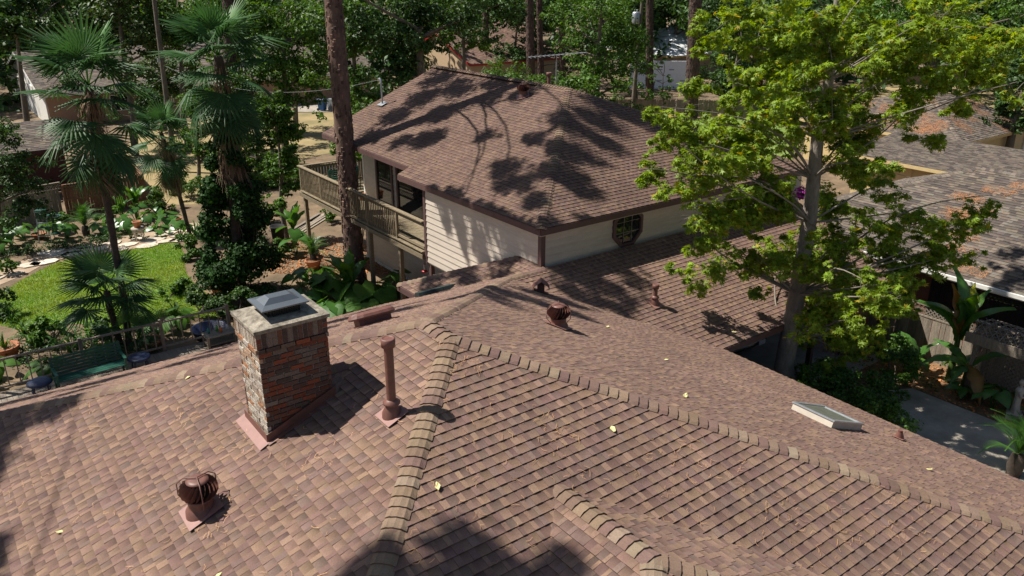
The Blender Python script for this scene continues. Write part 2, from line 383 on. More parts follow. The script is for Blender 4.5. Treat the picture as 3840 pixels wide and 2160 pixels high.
# caps
h=lambda P,d,t:(P[0]+d[0]*t,P[1]+d[1]*t,P[2]-K*t)
rc=empty
caps(H1,RF,h(RF,(-1,-1),8.9),(-1,0),(0,-1))
caps(H1,RF,h(RF,(1,-1),8.9),(0,-1),(1,0))
caps(H1,RB,h(RB,(-1,1),9.2),(-1,0),(0,1))
caps(H1,RB,h(RB,(1,1),XE),(1,0),(0,1))
caps(H1,RB,RF,(-1,0),(1,0),w=.16)
caps(H1,(XE,YE,ZE),(7.3,YE,ZE),(0,-1),(0,1))
caps(H1,(GT[0],GT[1],GZ),(GE,GT[1]+7.33-GE,GZ-K*(7.33-GE)),(-1,0),(0,1))
caps(H1,(FX,FY,FZ),(FX,FEND,FZ),(-1,0),(1,0))
caps(H1,(FX,FEND,FZ),(FX+FW,FEND-FW,FZ-K*FW),(0,-1),(1,0))
caps(H1,(FX,FEND,FZ),(FX-FW,FEND-FW,FZ-K*FW),(0,-1),(-1,0))
caps(H1,(CX1+.03,cyc,zs),(SX,cyc,ZR+K*SX+.006),(0,-1),(0,1),k=.45,w=.13)
# walls below
wl=MB().box((-8.8,-8.8,0),(9.5,9.4,2.75)); wl.build('wall',MT['brick'],H1).data.attributes['tint'].data.foreach_set('color',np.tile([.26,.14,.10,1],8).astype(np.float32))
for (x,y) in ((18.5,3.0),(14.6,3.0)): box_obj('carport_post',(x-.07,y-.07,0),(x+.07,y+.07,2.62),MT['trim'],H1)
# ---------------------------------------------------------------- chimney
CH=empty('chimney',((CX0+CX1)/2,cyc,ZR+K*CX0),0,'square red brick chimney with concrete crown and grey metal cap','chimney')
cl=lambda p:Vector(p)-CH.location
CT=ZR+.60; ZB=ZR+K*CX0-.15
def cbox(name,a,b,m,c=(1,1,1),parent=CH):
    a,b=cl(a),cl(b); return box_obj(name,a,b,MT[m],parent,c)
cbox('mortar_core',(CX0+.035,CY0+.035,ZB),(CX1-.035,CY1-.035,CT-.06),'mortar')
cbox('mortar_core',(CX0+.006,CY0+.006,CT-.285),(CX1-.006,CY1-.006,CT-.055),'mortar')
crown=MB(); xs=[CX0-.03,CX1+.03]; ys=[CY0-.03,CY1+.03]
q=[cl((x,y,CT-.06)) for x,y in ((xs[0],ys[0]),(xs[1],ys[0]),(xs[1],ys[1]),(xs[0],ys[1]))]
q2=[p+Vector((0,0,.05)) for p in q]; q3=[cl((x,y,CT+.035)) for x,y in ((-2.42,.78),(-1.83,.78),(-1.83,1.22),(-2.42,1.22))]
crown.add(q+q2+q3,[(3,2,1,0)]+[(i,(i+1)%4,4+(i+1)%4,4+i) for i in range(4)]+[(4+i,4+(i+1)%4,8+(i+1)%4,8+i) for i in range(4)]+[(8,9,10,11)])
crown.build('crown',MT['concrete_crown'],CH)
RED=[(.30,.095,.05),(.25,.085,.05),(.22,.10,.065),(.17,.095,.07),(.115,.08,.065),(.21,.145,.11),(.25,.19,.15)]
PALE=[(.50,.42,.34),(.58,.51,.42),(.44,.36,.28),(.46,.31,.21),(.62,.56,.48),(.38,.31,.25),(.45,.22,.12)]
def brick(a,b,c):
    return cbox('brick',a,b,'brick',c)
def face(axis):
    zc=CT-.285; row=0; z=zc-.07
    # soldier course
    off=0.0
    lo,hi=(CX0,CX1) if axis=='front' else (CY0,CY1)
    x=lo
    while x<hi-.03:
        w=min(.068,hi-x); j=random.uniform(-.004,.004)
        c=random.choice(RED[2:] if axis=='front' else PALE)
        if axis=='front':
            if x-lo<.07 or hi-x<.14:
                for zz in (0,.075,.15): brick((x+.004,CY0-.004+j,CT-.285+zz+.005),(x+w-.004,CY0+.05,CT-.285+zz+.068),random.choice(RED))
            else: brick((x+.004,CY0-.004+j,CT-.282),(x+w-.004,CY0+.05,CT-.07),c)
        else:
            brick((CX0-.004+j,x+.004,CT-.282),(CX0+.05,x+w-.004,CT-.07),c)
        x+=w+.004
    while z>ZB:
        ledge=.018 if row==0 else (.012+random.uniform(-.004,.004) if False else -.014)
        x=lo-(0 if row%2 else .105)
        while x<hi-.02:
            w=.203+random.uniform(-.012,.012); a=max(x,lo-.0 if ledge>0 else lo+.012); b=min(x+w,hi if ledge>0 else hi-.012)
            zz=ZR+K*(a if axis=='front' else CX0)
            if b-a>.03 and z+.065>zz-.02:
                j=random.uniform(-.006,.006); jz=random.uniform(-.002,.002)
                c=random.choice(RED if axis=='front' else PALE); f=random.uniform(.8,1.15); c=tuple(v*f for v in c)
                if axis=='front': brick((a+.005,CY0-ledge+j,z+.006+jz),(b-.005,CY0+.06,z+.064+jz),c)
                else: brick((CX0-ledge+j,a+.005,z+.006+jz),(CX0+.06,b-.005,z+.064+jz),c)
            x+=w+.008
        z-=.0735; row+=1
face('front'); face('left')
bk=MB()
z=CT-.14
while z>ZB:
    for i in range(5):
        bk.box(cl((CX0+.01+i*.2,CY1-.05,z)),cl((CX0+.195+i*.2,CY1-.012,z+.06)),random.choice(RED))
        if i<4: bk.box(cl((CX1-.05,CY0+.01+i*.2,z)),cl((CX1-.012,CY0+.195+i*.2,z+.06)),random.choice(RED))
    z-=.0735
kind(bk.build('brick_backing',MT['brick'],CH),'stuff')
# flashing
def quadbar(name,pts,m,parent,th=.006):
    mb=MB(); pts=[Vector(p) for p in pts]; n=(pts[1]-pts[0]).cross(pts[2]-pts[0]).normalized()*th; k=len(pts)
    mb.add([p+n for p in pts]+[p for p in pts],[tuple(range(k)),tuple(reversed(range(k,2*k)))]+[(i,k+i,k+(i+1)%k,(i+1)%k) for i in range(k)]); return mb.build(name,MT[m],parent)
zA=lambda x:ZR+K*x
fl=.145
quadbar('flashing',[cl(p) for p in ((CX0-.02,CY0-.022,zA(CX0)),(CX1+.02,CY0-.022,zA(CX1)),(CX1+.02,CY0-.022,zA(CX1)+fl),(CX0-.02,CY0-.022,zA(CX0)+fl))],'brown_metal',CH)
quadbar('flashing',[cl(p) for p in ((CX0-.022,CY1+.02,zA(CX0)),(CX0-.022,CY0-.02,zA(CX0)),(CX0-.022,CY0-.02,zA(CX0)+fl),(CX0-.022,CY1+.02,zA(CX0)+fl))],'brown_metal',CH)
quadbar('flashing_apron',[cl(p) for p in ((CX0-.15,CY1+.09,zA(CX0-.15)+.022),(CX0-.15,CY0-.06,zA(CX0-.15)+.022),(CX0-.01,CY0-.06,zA(CX0)+.03),(CX0-.01,CY1+.09,zA(CX0)+.03))],'sunlit_metal',CH)
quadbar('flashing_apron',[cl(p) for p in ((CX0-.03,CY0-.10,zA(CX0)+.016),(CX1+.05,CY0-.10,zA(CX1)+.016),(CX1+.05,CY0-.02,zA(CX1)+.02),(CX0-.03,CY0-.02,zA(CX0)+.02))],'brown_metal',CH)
# flue and metal cap
fx0,fx1,fy0,fy1=-2.33,-1.93,.83,1.17
cbox('flue',(fx0,fy0,CT),(fx1,fy1,CT+.10),'black')
mb=MB()
for i in range(14):
    x=fx0-.02+i*(fx1-fx0+.04)/13
    for y in (fy0-.02,fy1+.02): mb.bar(cl((x,y,CT+.03)),cl((x,y,CT+.17)),.008,.008)
for i in range(12):
    y=fy0-.02+i*(fy1-fy0+.04)/11
    for x in (fx0-.02,fx1+.02): mb.bar(cl((x,y,CT+.03)),cl((x,y,CT+.17)),.008,.008)
for zz in (.03,.1,.17):
    for y in (fy0-.02,fy1+.02): mb.bar(cl((fx0-.02,y,CT+zz)),cl((fx1+.02,y,CT+zz)),.01,.01)
    for x in (fx0-.02,fx1+.02): mb.bar(cl((x,fy0-.02,CT+zz)),cl((x,fy1+.02,CT+zz)),.01,.01)
mb.build('spark_screen',MT['black'],CH)
a0,a1,b0,b1=fx0-.13,fx1+.13,fy0-.11,fy1+.11; c0,c1,d0,d1=fx0+.05,fx1-.05,fy0+.09,fy1-.09; zl=CT+.175
ring=lambda x0,x1,y0,y1,z:[cl((x0,y0,z)),cl((x1,y0,z)),cl((x1,y1,z)),cl((x0,y1,z))]
v=ring(a0,a1,b0,b1,zl-.02)+ring(a0,a1,b0,b1,zl)+ring(c0-.10,c1+.10,d0-.07,d1+.07,zl+.02)+ring(c0,c1,d0,d1,zl+.085)
mb=MB().add(v,[(3,2,1,0)]+[(4*s+i,4*s+(i+1)%4,4*s+4+(i+1)%4,4*s+4+i) for s in range(3) for i in range(4)]+[(12,13,14,15)])
mb.build('cap_lid',MT['grey_metal'],CH)
# ================================================================ two-storey house behind
H2=empty('house',(0,0,0),0,'two-storey beige siding house with brown hip roof and octagonal window','house')
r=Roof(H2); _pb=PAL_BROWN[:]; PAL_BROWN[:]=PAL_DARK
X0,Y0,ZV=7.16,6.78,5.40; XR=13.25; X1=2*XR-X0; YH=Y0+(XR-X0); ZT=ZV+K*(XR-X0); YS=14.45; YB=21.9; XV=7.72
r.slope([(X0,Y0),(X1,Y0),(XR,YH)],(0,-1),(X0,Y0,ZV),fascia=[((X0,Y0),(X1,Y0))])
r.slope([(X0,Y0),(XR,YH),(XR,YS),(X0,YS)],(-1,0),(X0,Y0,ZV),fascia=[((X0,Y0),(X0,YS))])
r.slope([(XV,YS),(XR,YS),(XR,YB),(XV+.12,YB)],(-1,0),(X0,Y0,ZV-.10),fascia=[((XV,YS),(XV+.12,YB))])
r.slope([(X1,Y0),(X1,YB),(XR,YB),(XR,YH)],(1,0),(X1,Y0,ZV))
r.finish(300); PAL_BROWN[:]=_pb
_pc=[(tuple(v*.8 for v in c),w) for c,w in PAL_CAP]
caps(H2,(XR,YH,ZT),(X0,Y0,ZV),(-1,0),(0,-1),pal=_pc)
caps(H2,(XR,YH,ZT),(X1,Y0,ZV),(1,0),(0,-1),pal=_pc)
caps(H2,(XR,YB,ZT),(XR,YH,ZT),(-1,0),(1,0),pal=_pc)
WX,WY=7.33,6.95
# left upper wall
box_obj('wall',(WX+.001,WY+.03,2.68),(9.2,13.03,5.38),MT['siding'],H2,(.3,.3,.3))  # backing walls behind siding tinted dark so board gaps read as lap shadows
siding(H2,(WX,WY+.1),(WX,13.0),2.68,5.3,(-1,0))
box_obj('wall',(WX+.1,WY+.001,.0+2.7),(19.0,7.2,5.36),MT['siding'],H2,(.3,.3,.3))
siding(H2,(WX+.1,WY),(19.0,WY),2.9,5.3,(0,-1))
box_obj('corner_board',(WX-.045,WY-.045,2.66),(WX+.1,WY+.1,5.30),MT['trim'],H2)
box_obj('corner_board',(WX-.045,12.97,2.62),(WX+.06,13.09,5.32),MT['trim'],H2)
box_obj('soffit',(X0+.04,Y0+.04,5.17),(WX+.03,YS,5.20),MT['siding'],H2)
box_obj('soffit',(WX+.03,Y0+.04,5.17),(X1-.04,WY+.03,5.20),MT['siding'],H2)
# rear recessed wall behind the deck
RX=9.05
def wy(x,y,X=RX): return onp(x,y,(1,0,0),X).y
z6=lambda zx:(1200+zx/2.415)*2576/3840
yy=[wy(z6(a),(520+b/2.415)*1449/2160) for a,b in ((405,300),(515,300),(555,300),(650,320),(665,340),(700,360),(745,380),(925,430))]
box_obj('wall',(RX+.001,13.04,2.9),(RX+.2,yy[0],5.75),MT['siding'],H2,(.3,.3,.3))
siding(H2,(RX,yy[1]),(RX,yy[0]),2.95,5.7,(-1,0))
siding(H2,(RX,yy[5]),(RX,yy[4]),2.95,5.7,(-1,0))
box_obj('corner_board',(RX-.04,yy[0]-.02,2.95),(RX+.1,yy[0]+.1,5.7),MT['white_trim'],H2)
def window(y0,y1,z0,z1,mul=0):
    wn=empty('window',(RX-.03,(y0+y1)/2,(z0+z1)/2)); wn.parent=H2; ya,yb=min(y0,y1)-(y0+y1)/2,max(y0,y1)-(y0+y1)/2; hz=(z1-z0)/2
    box_obj('pane',(-.0,ya+.05,-hz+.05),(.012,yb-.05,hz-.05),MT['glass_dark'],wn)
    for a,b in (((-.05,ya,-hz),(.03,ya+.11,hz)),((-.05,yb-.11,-hz),(.03,yb,hz)),((-.05,ya+.11,hz-.1),(.03,yb-.11,hz)),((-.05,ya+.11,-hz),(.03,yb-.11,-hz+.09))): box_obj('frame',a,b,MT['trim'],wn)
    if mul: box_obj('frame',(-.03,-.04,-hz+.09),(.02,.04,hz-.1),MT['trim'],wn)
window(yy[1],yy[4],3.02,5.25); window(yy[5],13.05,3.0,5.25,1)
# lower wall under the deck
LX=9.35
box_obj('wall',(LX+.001,7.21,0),(LX+.2,21.6,2.58),MT['siding'],H2,(.3,.3,.3))
siding(H2,(LX,8.2),(LX,21.6),.12,2.58,(-1,0))
box_obj('wall',(LX+.2,7.25,0),(18.9,7.45,2.72),MT['siding'],H2)
box_obj('wall_sill',(LX-.06,8.2,0),(LX-.001,21.6,.11),MT['white_trim'],H2)
box_obj('wall',(11.5,21.4,0),(18.8,21.6,5.9),MT['siding'],H2)
box_obj('overhang_floor',(WX+.02,WY+.05,2.60),(9.3,13.0,2.675),MT['siding'],H2)
box_obj('support_post',(WX+.02,12.82,0),(WX+.16,12.96,2.6),MT['trim'],H2)
box_obj('support_post',(WX+.4,10.5,0),(WX+.54,10.64,2.6),MT['trim'],H2)
# octagonal window
ow=empty('window',(10.53,WY-.03,4.83)); ow.parent=H2
oc=lambda R,y:[(R*math.cos(math.pi/8+i*math.pi/4),y,R*math.sin(math.pi/8+i*math.pi/4)) for i in range(8)]
mb=MB(); mb.add(oc(.645,-.05)+oc(.535,-.06)+oc(.645,.03)+oc(.535,.02),[(i,(i+1)%8,8+(i+1)%8,8+i) for i in range(8)]+[(8+i,8+(i+1)%8,24+(i+1)%8,24+i) for i in range(8)]+[((i+1)%8,i,16+i,16+(i+1)%8) for i in range(8)])
mb.build('frame',MT['trim'],ow)
MB().add(oc(.545,0),[tuple(range(8))]).build('pane',MT['glass_dark'],ow)
for t in (-.16,.16):
    box_obj('muntin',(t-.007,-.022,-.46),(t+.007,-.005,.46),MT['old_wood'],ow)
    box_obj('muntin',(-.46,-.02,t-.007),(.46,-.004,t+.007),MT['old_wood'],ow)
# ---------------------------------------------------------------- deck
DK=empty('deck',(7.3,18,0),0,'raised weathered wood deck with baluster railing along beige house','deck')
dl=lambda x,y,z:(x-7.3,y-18,z)
def dbox(n,a,b,m='deck_wood'): return box_obj(n,dl(*a),dl(*b),MT[m],DK)
DY0,DY1=13.12,23.35; DX=7.30
for x,y in ((DX+.07,23.15),(DX+.07,19.45),(DX+.07,17.2),(DX+.07,14.9),(10.6,23.15)): dbox('post',(x-.07,y-.07,0),(x+.07,y+.07,2.72))
dbox('rim_joist',(DX-.02,DY0,2.72),(DX+.03,DY1,2.98)); dbox('rim_joist',(DX-.10,DY0,2.74),(DX-.06,DY1,2.90)); dbox('rim_joist',(DX+.03,DY1-.05,2.72),(11.2,DY1,2.98))
i=0; y=DY0
while y<DY1-.1:
    xe=RX-.03 if y<yy[0]+.05 else 11.2
    dbox('plank',(DX-.12,y,2.985),(xe,y+.135,3.015)); y+=.143
y=DY0+.3
while y<DY1: dbox('joist',(DX+.03,y,2.74),(RX-.05,y+.04,2.98)); y+=.6
for y in (14.95,17.15,19.4,21.3,23.25): dbox('rail_post',(DX-.05,y-.045,3.015),(DX+.04,y+.045,4.02))
dbox('rail_post',(11.1,23.21,3.015),(11.19,23.3,4.02))
dbox('rail_cap',(DX-.09,DY0,4.02),(DX+.07,DY1+.05,4.06)); dbox('rail',(DX-.02,DY0,3.88),(DX+.02,DY1,3.96)); dbox('rail',(DX-.02,DY0,3.10),(DX+.02,DY1,3.18))
dbox('rail_cap',(DX+.07,23.19,4.02),(11.2,23.33,4.06)); dbox('rail',(DX+.04,23.24,3.88),(11.1,23.28,3.96)); dbox('rail',(DX+.04,23.24,3.10),(11.1,23.28,3.18))
y=15.1
while y<23.2: dbox('baluster',(DX-.055,y-.018,3.05),(DX-.021,y+.018,3.98)); y+=.135
x=DX+.15
while x<11.05: dbox('baluster',(x-.018,23.281,3.05),(x+.018,23.315,3.98)); x+=.135
# ================================================================ things on the roofs
def tilt_to(n):            # rotation taking z to n
    return Vector((0,0,1)).rotation_difference(Vector(n)).to_matrix()
NA=Vector((-K,0,1)).normalized(); NB=Vector((0,K,1)).normalized(); NC=Vector((0,-K,1)).normalized(); ND=Vector((K,0,1)).normalized()
def plate(name,hw,hl,n,m,parent,off=(0,0),z=.03):
    Rm=tilt_to(n); mb=MB(); vs=[Rm@Vector((x+off[0],y+off[1],zz)) for zz in (z-.006,z) for x,y in ((-hw,-hl),(hw,-hl),(hw,hl),(-hw,hl))]
    mb.add(vs,[(3,2,1,0),(4,5,6,7)]+[(i,(i+1)%4,4+(i+1)%4,4+i) for i in range(4)]); return mb.build(name,MT[m],parent)
finmesh=None
def turbine(loc,n,label,s=1.,rz=0.,m='brown_metal'):
    global finmesh
    t=empty('turbine_vent',loc,rz,label,'roof vent')
    ni=Matrix.Rotation(-rz,3,'Z')@Vector(n)
    plate('flashing',.235*s,.235*s,ni,'sunlit_metal',t)
    MB().lathe([(.20*s,-.10*s),(.19*s,.03*s),(.155*s,.06*s),(.15*s,.17*s),(.165*s,.19*s),(.15*s,.20*s)],24).build('neck',MT[m],t)
    MB().lathe([(.11*s,.20*s),(.15*s,.30*s),(.13*s,.40*s)],16).build('core',MT['black'],t)
    prof=[(.150,.195,0),(.205,.235,.10),(.232,.29,.22),(.228,.35,.36),(.195,.405,.50),(.14,.435,.62)]
    vs=[];N=20
    for r_,z_,a in prof:
        for da,dr in ((0,0),(.20,-.062)):
            vs.append(((r_+dr)*s*math.cos(a+da),(r_+dr)*s*math.sin(a+da),z_*s))
    fs=[(2*i,2*i+1,2*i+3,2*i+2) for i in range(len(prof)-1)]
    fm=MB().add(vs,fs,(1,1,1),True).mesh('fin'); fm.materials.append(MT[m])
    for i in range(N): obj('fin',fm,None,t,None,(0,0,2*math.pi*i/N))
    MB().lathe([(.135*s,.428*s),(.135*s,.44*s),(.08*s,.452*s),(.0,.457*s)],24).build('top_cap',MT[m],t)
    for i in range(3):
        a=2*math.pi*i/3+.4; c,s_=math.cos(a),math.sin(a)
        MB().tube([(c*.17*s,s_*.17*s,.10*s),(c*.262*s,s_*.262*s,.22*s),(c*.262*s,s_*.262*s,.38*s),(c*.17*s,s_*.17*s,.462*s),(0,0,.476*s)],.007*s,6).build('brace',MT[m],t)
    return t
lift=lambda p,n,h=.012:Vector(p)+Vector((0,0,h))
zD=lambda x:ZR-K*x
zEr=lambda y:ZE+K*(y-YE)
turbine((-3.70,.25,zA(-3.70)+.01),NA,'brown turbine roof vent downslope of the brick chimney',1.05)
turbine((3.74,1.97,zD(3.74)+.01),ND,'brown turbine roof vent on the slope facing the sweetgum tree',1.02,.5)
p2_=onp(1316,243,(-K,0,1),ZV-K*X0); turbine(p2_+Vector((0,0,.01)),NA,'brown turbine roof vent near the two-storey ridge',1.0,.9)
def pipe(loc,n,hh,r_,label,collar=True,m='brown_metal',head=True):
    t=empty('vent_pipe',loc,0,label,'vent pipe')
    plate('flashing',.17 if r_>.05 else .12,.19 if r_>.05 else .12,n,'sunlit_metal',t)
    MB().lathe([(r_*2.3,-.07),(r_*2.2,.04),(r_*1.25,.15),(r_*1.2,.17)],20).build('boot',MT[m],t)
    if collar: MB().lathe([(r_*1.02,.17),(r_*1.85,.175),(r_*1.9,.2),(r_*1.02,.24)],20).build('storm_collar',MT[m],t)
    MB().tube([(0,0,-.05),(0,0,hh)],r_,20).build('pipe',MT[m],t)
    if head:
        MB().lathe([(r_,hh-.12),(r_*1.5,hh-.11),(r_*1.55,hh),(r_*1.1,hh+.012),(r_*.95,hh-.03),(r_*.75,hh-.02),(0,hh-.015)],20).build('pipe_cap',MT[m],t)
    return t
pipe((-1.33,-.61,zA(-1.33)+.01),NA,1.12,.062,'tall brown vent pipe between the chimney and the hip')
pipe((9.46,4.68,zEr(4.68)+.01),NC,.56,.06,'short brown vent pipe on the carport wing slope')
pipe((8.55,-2.75,zD(8.55)+.01),ND,.2,.04,'stubby dark brown pipe boot below the skylight',False,head=False)
pp=Vector((14.6,15.6,ZT-K*1.35)); pipe(pp,ND,.75,.07,'brown flue pipe behind the two-storey ridge')
gp=onp(962,262,(-K,0,1),ZV-.055-K*X0); 
t=empty('service_mast',gp,0,'grey electrical service mast on the two-storey roof edge','mast')
MB().tube([(0,0,-.05),(0,0,.85),(0,.04,.98),(-.02,.12,1.02)],[.035,.035,.05,.05],10).build('pipe',MT['galvanised'],t); plate('flashing',.16,.2,NA,'galvanised',t)
# low slant vent behind the main ridge
sv=Vector((.34,3.15,ZR-K*(3.15-L0)+.012)); t=empty('slant_vent',sv,0,'long low brown box vent behind the ridge','roof vent')
Rm=tilt_to(NB); pl=[(sx*(.25+.20*math.cos(a_)),.21*math.sin(a_)) for sx,a_ in [(1,math.radians(d_)) for d_ in (-90,-54,-18,18,54,90)]+[(-1,math.radians(d_)) for d_ in (90,54,18,-18,-54,-90)]]; np_=len(pl)
V_=[Rm@Vector((x*1.0,y,.13)) for x,y in pl]+[Rm@Vector((x*1.02,y*1.02,.16)) for x,y in pl]+[Rm@Vector((x*.96,y*.9,.21)) for x,y in pl]+[Rm@Vector((x*.86,y*.6,.245)) for x,y in pl]
MB().add(V_,[tuple(reversed(range(np_)))]+[(np_*s+i,np_*s+(i+1)%np_,np_*s+np_+(i+1)%np_,np_*s+np_+i) for s in (0,1,2) for i in range(np_)]+[tuple(range(3*np_,4*np_))]).build('hood',MT['brown_metal'],t)
V_=[Rm@Vector((x,y,z)) for z in (0,.17) for x,y in ((-.32,-.12),(.32,-.12),(.32,.12),(-.32,.12))]
MB().add(V_,[(i,(i+1)%4,4+(i+1)%4,4+i) for i in range(4)]).build('throat',MT['brown_metal'],t); plate('flashing',.42,.25,NB,'brown_metal',t,z=.012)
# hooded exhaust near the valley
hv=Vector((6.25,5.62,zD(6.25)+.01)); t=empty('hood_vent',hv,math.radians(-37),'small brown gooseneck hood vent near the roof valley','roof vent')
MB().box((-.09,-.09,-.1),(.09,.09,.24)).build('duct',MT['brown_metal'],t); 
MB().add([(-.16,-.2,.22),(0,-.2,.34),(.16,-.2,.22),(-.16,.16,.22),(0,.16,.34),(.16,.16,.22),(-.22,-.2,.12),(.22,-.2,.12),(-.22,.16,.12),(.22,.16,.12)],[(0,1,4,3),(1,2,5,4),(6,0,3,8),(2,7,9,5),(3,4,5,9,8)]).build('hood',MT['brown_metal'],t)
plate('flashing',.2,.2,Matrix.Rotation(math.radians(37),3,'Z')@ND,'brown_metal',t)
# skylight
sk=Vector((7.0,-2.05,zD(7.0)+.012)); t=empty('skylight',sk,0,'flat skylight with pale metal curb on the sunny slope','skylight')
Rm=tilt_to(ND); hw,hl=.58,.42
def rb(name,a,b,m):
    vs=[Rm@Vector((x,y,z)) for z in (a[2],b[2]) for x,y in ((a[0],a[1]),(b[0],a[1]),(b[0],b[1]),(a[0],b[1]))]
    return MB().add(vs,[(3,2,1,0),(4,5,6,7)]+[(i,(i+1)%4,4+(i+1)%4,4+i) for i in range(4)]).build(name,MT[m],t)
for a,b in (((-hw,-hl,0),(hw,-hl+.04,.12)),((-hw,hl-.04,0),(hw,hl,.12)),((-hw,-hl+.04,0),(-hw+.04,hl-.04,.12)),((hw-.04,-hl+.04,0),(hw,hl-.04,.12))): rb('curb',a,b,'pale_tan')
for a,b in (((-hw-.02,-hl-.02,.12),(hw+.02,-hl+.05,.15)),((-hw-.02,hl-.05,.12),(hw+.02,hl+.02,.15)),((-hw-.02,-hl+.05,.12),(-hw+.05,hl-.05,.15)),((hw-.05,-hl+.05,.12),(hw+.02,hl-.05,.15))): rb('frame',a,b,'galvanised')
rb('glazing',(-hw+.05,-hl+.05,.115),(hw-.05,hl-.05,.135),'skylight_glass')
# dark green long vent on the far slope
def onB(x,y): return onp(x,y,(0,K,1),ZR+K*L0)
a=onB(1052,752); yv=8.75; xs=[onp(px_,py_,(0,1,0),yv).x for px_,py_ in ((1050,745),(1112,733),(1172,722))]
t=empty('slope_vent',(xs[0],yv,ZR-K*(yv-L0)),0,'long dark green metal box vent on the back slope by the valley','roof vent'); Rm=tilt_to(NB)
for i in range(2):
    x0,x1=xs[i]-xs[0],xs[i+1]-xs[0]-.015
    vs=[Vector((x,0,0))+Rm@Vector((0,y,z)) for x in (x0,x1) for y,z in ((-.14,.02),(-.11,.12),(.08,.15),(.14,.02))]
    MB().add(vs,[(0,4,5,1),(1,5,6,2),(2,6,7,3),(3,2,1,0),(4,7,6,5)]).build('vent_section',MT['vent_green'],t)
# pine needles and fallen leaves lying on the roof
def scatter_needles(n,planes,name,lab,m='needles',ln=(.05,.125),lum=(.8,1.35)):
    V=[];Fc=[];C=[]
    for _ in range(n):
        (x0,x1,y0,y1,zf,nn,inside)=random.choice(planes)
        for _t in range(40):
            x=random.uniform(x0,x1);y=random.uniform(y0,y1)
            if inside(x,y): break
        else: continue
        base=Vector((x,y,zf(x,y)))+nn*.022; a=random.uniform(0,6.28)
        u=Vector((math.cos(a),math.sin(a),0)); u=(u-nn*u.dot(nn)).normalized(); w_=nn.cross(u)
        l=random.uniform(*ln); cv=random.uniform(-.4,.4)*l; wd=.0028
        b=len(V); lu=random.uniform(*lum)
        for s_ in (0,.5,1):
            p=base+u*l*(s_-.5)+w_*cv*(1-(2*s_-1)**2)+nn*random.uniform(0,.015)
            V+= [tuple(p-w_*wd),tuple(p+w_*wd)]; C+=[(lu,lu*random.uniform(.85,1.05),lu*.95)]*2
        Fc+= [(b,b+2,b+3,b+1),(b+2,b+4,b+5,b+3)]
    me=mesh_np(name,np.array(V),np.array(Fc),np.array(C)); o=obj(name,me,MT[m]); tag(o,lab,'needles'); kind(o,'stuff'); return o
pA_=(-6.5,0,-3,6.5,lambda x,y:zA(x),NA,lambda x,y: y>x-0 and y<L0-x and y<6.4)
pC_=(-3,6.5,-7,0,lambda x,y:ZR+K*y,NC,lambda x,y: y<-abs(x)-.2 and not inF(x,y))
pD_=(0,9.8,-6,6,lambda x,y:zD(x),ND,lambda x,y: y>-x+.2 and y<L0+x-.2 and x+y<YE+XE)
pE_=(7,18,3,6.7,lambda x,y:zEr(y),NC,lambda x,y:x+y>YE+XE+.2)
P_=[pA_]*4+[pC_]*6+[pD_]*4+[pE_]*2
clumps=[]
for pl in [pA_]*9+[pC_]*11+[pD_]*5+[pE_]*3:
    for _ in range(30):
        x=random.uniform(pl[0],pl[1]);y=random.uniform(pl[2],pl[3])
        if pl[6](x,y): clumps.append((x-.3,x+.3,y-.3,y+.3)+pl[4:]); break
o=scatter_needles(1050,P_*3+clumps,'pine_needles','dry orange pine needles strewn over the near roof slopes')
lm=None
for i,(x,y,nn,zf,lab) in enumerate([(-3.9,-1.0,NA,lambda x,y:zA(x),None),(-1.5,-2.0,NC,lambda x,y:ZR+K*y,1),(1.2,-2.2,NC,lambda x,y:ZR+K*y,1),(.2,-4.2,NC,None,2),(3.4,-1.6,ND,lambda x,y:zD(x),3),(5.4,.6,ND,lambda x,y:zD(x),3),(6.8,-4.1,ND,lambda x,y:zD(x),3),(10.9,3.1,NC,lambda x,y:zEr(y),4),(10.2,5.6,NC,lambda x,y:zEr(y),4),(-2.9,3.4,NA,lambda x,y:zA(x),None),(-5.2,1.8,NA,lambda x,y:zA(x),None),(5.9,2.8,ND,lambda x,y:zD(x),3)]):
    if zf is None: continue
    if lm is None:
        lm=MB().add([(0,-.06,0),(.035,-.01,.012),(.02,.05,.006),(0,.07,.02),(-.02,.05,.006),(-.035,-.01,.012),(0,0,.004)],[(0,1,6),(1,2,6),(2,3,6),(3,4,6),(4,5,6),(5,0,6)]).mesh('leaf'); lm.materials.append(MT['plain'])
        lm.attributes['tint'].data.foreach_set('color',np.tile([.62,.58,.26,1],7).astype(np.float32))
    o=obj('fallen_leaf',lm,None,None,Vector((x,y,zf(x,y)))+nn*.02,(random.uniform(-.3,.3),random.uniform(-.3,.3),random.uniform(0,6)),random.uniform(.8,1.2))
    tag(o,{None:'pale yellow leaf lying on the slope around the chimney',1:'pale yellow leaf lying on the slope between the capped hips',3:'pale yellow leaf lying on the slope with the skylight',4:'pale yellow leaf lying on the carport wing roof'}[lab],'leaf','fallen leaves on the roof')
